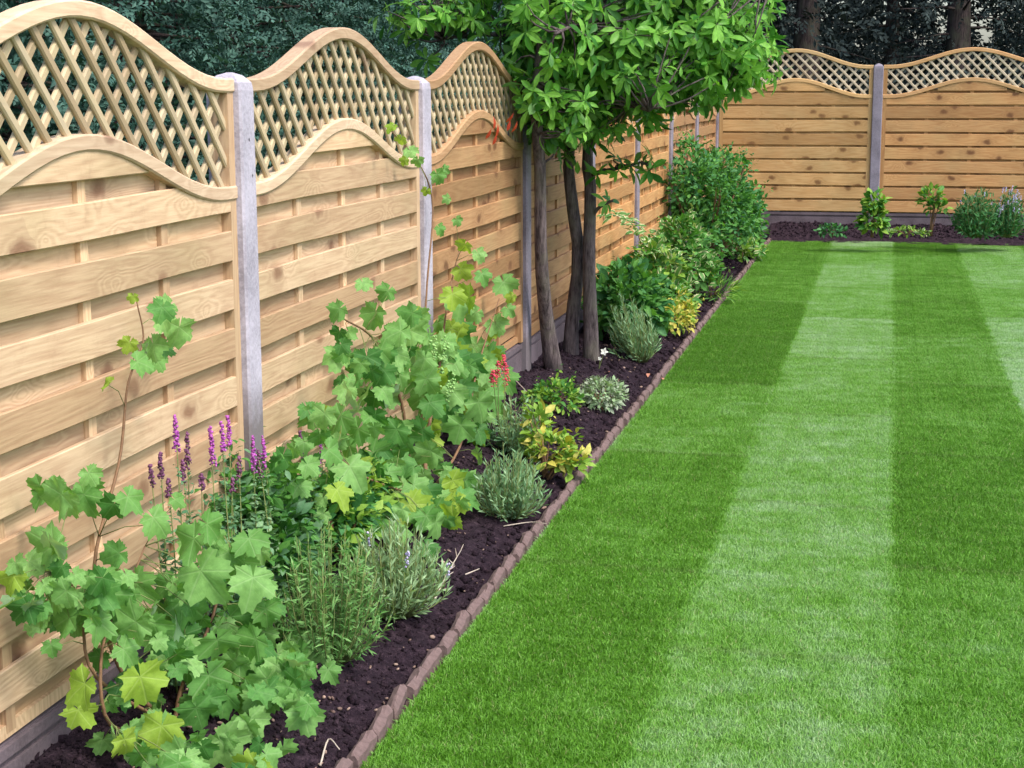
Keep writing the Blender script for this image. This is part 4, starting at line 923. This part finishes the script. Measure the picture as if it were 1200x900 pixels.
# cream-edged seedling spray against the post past the trunks
b_ = at(752, 330, x=.1); b_.z = float(soil_z(.1, b_.y)); cr = empty('climber', b_, 'cream-edged climber against the thin post right of the trunks', 'climber')
cs = []
for pts in (((752, 320), (752, 290), (740, 262), (715, 250)), ((752, 320), (760, 290), (775, 272))):
    pp = [b_]+[at(u, v, x=.12) for u, v in pts]; cs += cane(cr, pp, .004, .0015) and curve(pp, 20)
ms = []
for q in cs:
    for j in range(5):
        if q.z < .35: continue
        s = .07; ms.append((R.randrange(3), frame(q+rdir()*.03, rdir(-.4, .5), Vector((0, -.4, 1))+rdir()*.5, (s, s, s))))
for t, M in ms[:150]:
    M.translation -= b_; link('leaf', lmesh('cream_leaf', OVL, M_CREAM)[t], cr, M)

# ------------------------------------------------------------------ evergreens behind the fences
def conifer(base, H, rad, label, n, mat, size=.22, trunk_r=.12, z0=.7, group=None, sparse=False, zmax=None):
    root = empty('conifer', base, label, 'tree', group); base = Vector(base)
    link('trunk', mesh('trunk', *tube(curve([(0, 0, -.2), (R.uniform(-.08, .08), 0, H*.45), (0, 0, H*.97)], 10), [trunk_r*(1.15-.1*i) for i in range(11)], 8, .06), M_BARKD, True), root)
    ms, br = [], []
    for i in range(n//14):
        z = z0+(H-z0)*R.random()**1.3; rr = rad*(1-(z/H)**1.6*.75)*R.uniform(.55, 1.05); a = R.uniform(0, 2*math.pi)
        d = Vector((math.cos(a), math.sin(a), R.uniform(-.25, .25))); e = Vector((0, 0, z))+d*rr
        if i % 2 == 0: br.append(tube([Vector((0, 0, z)), Vector((0, 0, z))+d*rr*.3+Vector((0, 0, .03)), Vector((0, 0, z))+d*rr*(.95 if sparse else .6)], [.022, .012, .005], 4))
        for j in range(14):
            t = R.uniform(.35, 1.05); p = base+Vector((0, 0, z)).lerp(e, t)+rdir()*.14*(1 if not sparse else 1.6); s = size*R.uniform(.6, 1.25)
            ms.append((R.randrange(4), frame(p, d+rdir()*.9+Vector((0, 0, -.15)), Vector((0, 0, .6))+rdir(), (s, s, s))))
    o = link('branches', mesh('branches', *merge(br), M_BARKD, True), root); o['kind'] = 'stuff'
    o = link('crown', join_inst('crown', FIRT, ms, mat, base, smooth=False), root); o['kind'] = 'stuff'
    return root
gl = 'evergreens behind the side fence'
side_t = [(-1.7, 5.6, 'evergreen seen through the nearest lattice panel'), (-1.9, 7.4, 'blue-green evergreen over the dip between the first two fence arches'), (-2.1, 9.2, 'dense evergreen rising behind the second fence arch'),
          (-2.2, 11.0, 'evergreen between the second arch and the leafy tree branch'), (-2.4, 13.0, 'evergreen behind the leftmost spray of the tree crown'), (-2.4, 15.2, 'evergreen hidden behind the tree crown'), (-2.2, 17.6, 'evergreen behind the corner of the fences'), (-1.6, 3.9, 'evergreen behind the near end of the nearest panel')]
for x, y, lab in side_t: conifer((x, y, -.15), 3.9+R.uniform(-.3, .5), 1.15, lab, 13500, M_FIR, .095, group=gl, z0=.3)
gb = 'dark trees behind the back fence'
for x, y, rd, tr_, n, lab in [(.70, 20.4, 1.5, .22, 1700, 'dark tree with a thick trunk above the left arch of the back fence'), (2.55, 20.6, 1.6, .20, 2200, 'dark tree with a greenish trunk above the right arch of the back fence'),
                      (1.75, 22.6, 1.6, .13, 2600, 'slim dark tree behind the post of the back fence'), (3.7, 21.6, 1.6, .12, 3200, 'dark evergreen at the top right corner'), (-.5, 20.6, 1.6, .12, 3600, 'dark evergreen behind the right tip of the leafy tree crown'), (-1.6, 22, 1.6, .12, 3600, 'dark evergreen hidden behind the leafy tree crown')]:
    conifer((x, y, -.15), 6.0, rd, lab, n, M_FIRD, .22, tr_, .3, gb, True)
# a belt of wood farther off
ms = []
for i in range(26000):
    x = R.uniform(-14, 12); y = R.uniform(25, 33); z = R.uniform(0, 1)**.8*8.5*(1-.25*math.sin(x*1.3+y)**2)
    if math.sin(x*2.3+1)+math.sin(x*.9+z*1.9) > 1.0 and 2.0 < z: continue
    s = R.uniform(.3, .6); ms.append((R.randrange(4), frame((x, y, z), rdir(), rdir(), (s, s, s))))
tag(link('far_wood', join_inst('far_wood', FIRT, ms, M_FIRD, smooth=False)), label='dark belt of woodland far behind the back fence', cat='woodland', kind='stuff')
ms = []
for i in range(14000):
    y = R.uniform(2, 34); x = R.uniform(-8, -4.6); z = R.uniform(0, 1)*5.8; s = R.uniform(.25, .5); ms.append((R.randrange(4), frame((x, y, z), rdir(), rdir(), (s, s, s))))
tag(link('side_wood', join_inst('side_wood', FIRT, ms, M_FIR, smooth=False)), label='dark mass of evergreens farther off behind the side fence', cat='woodland', kind='stuff')
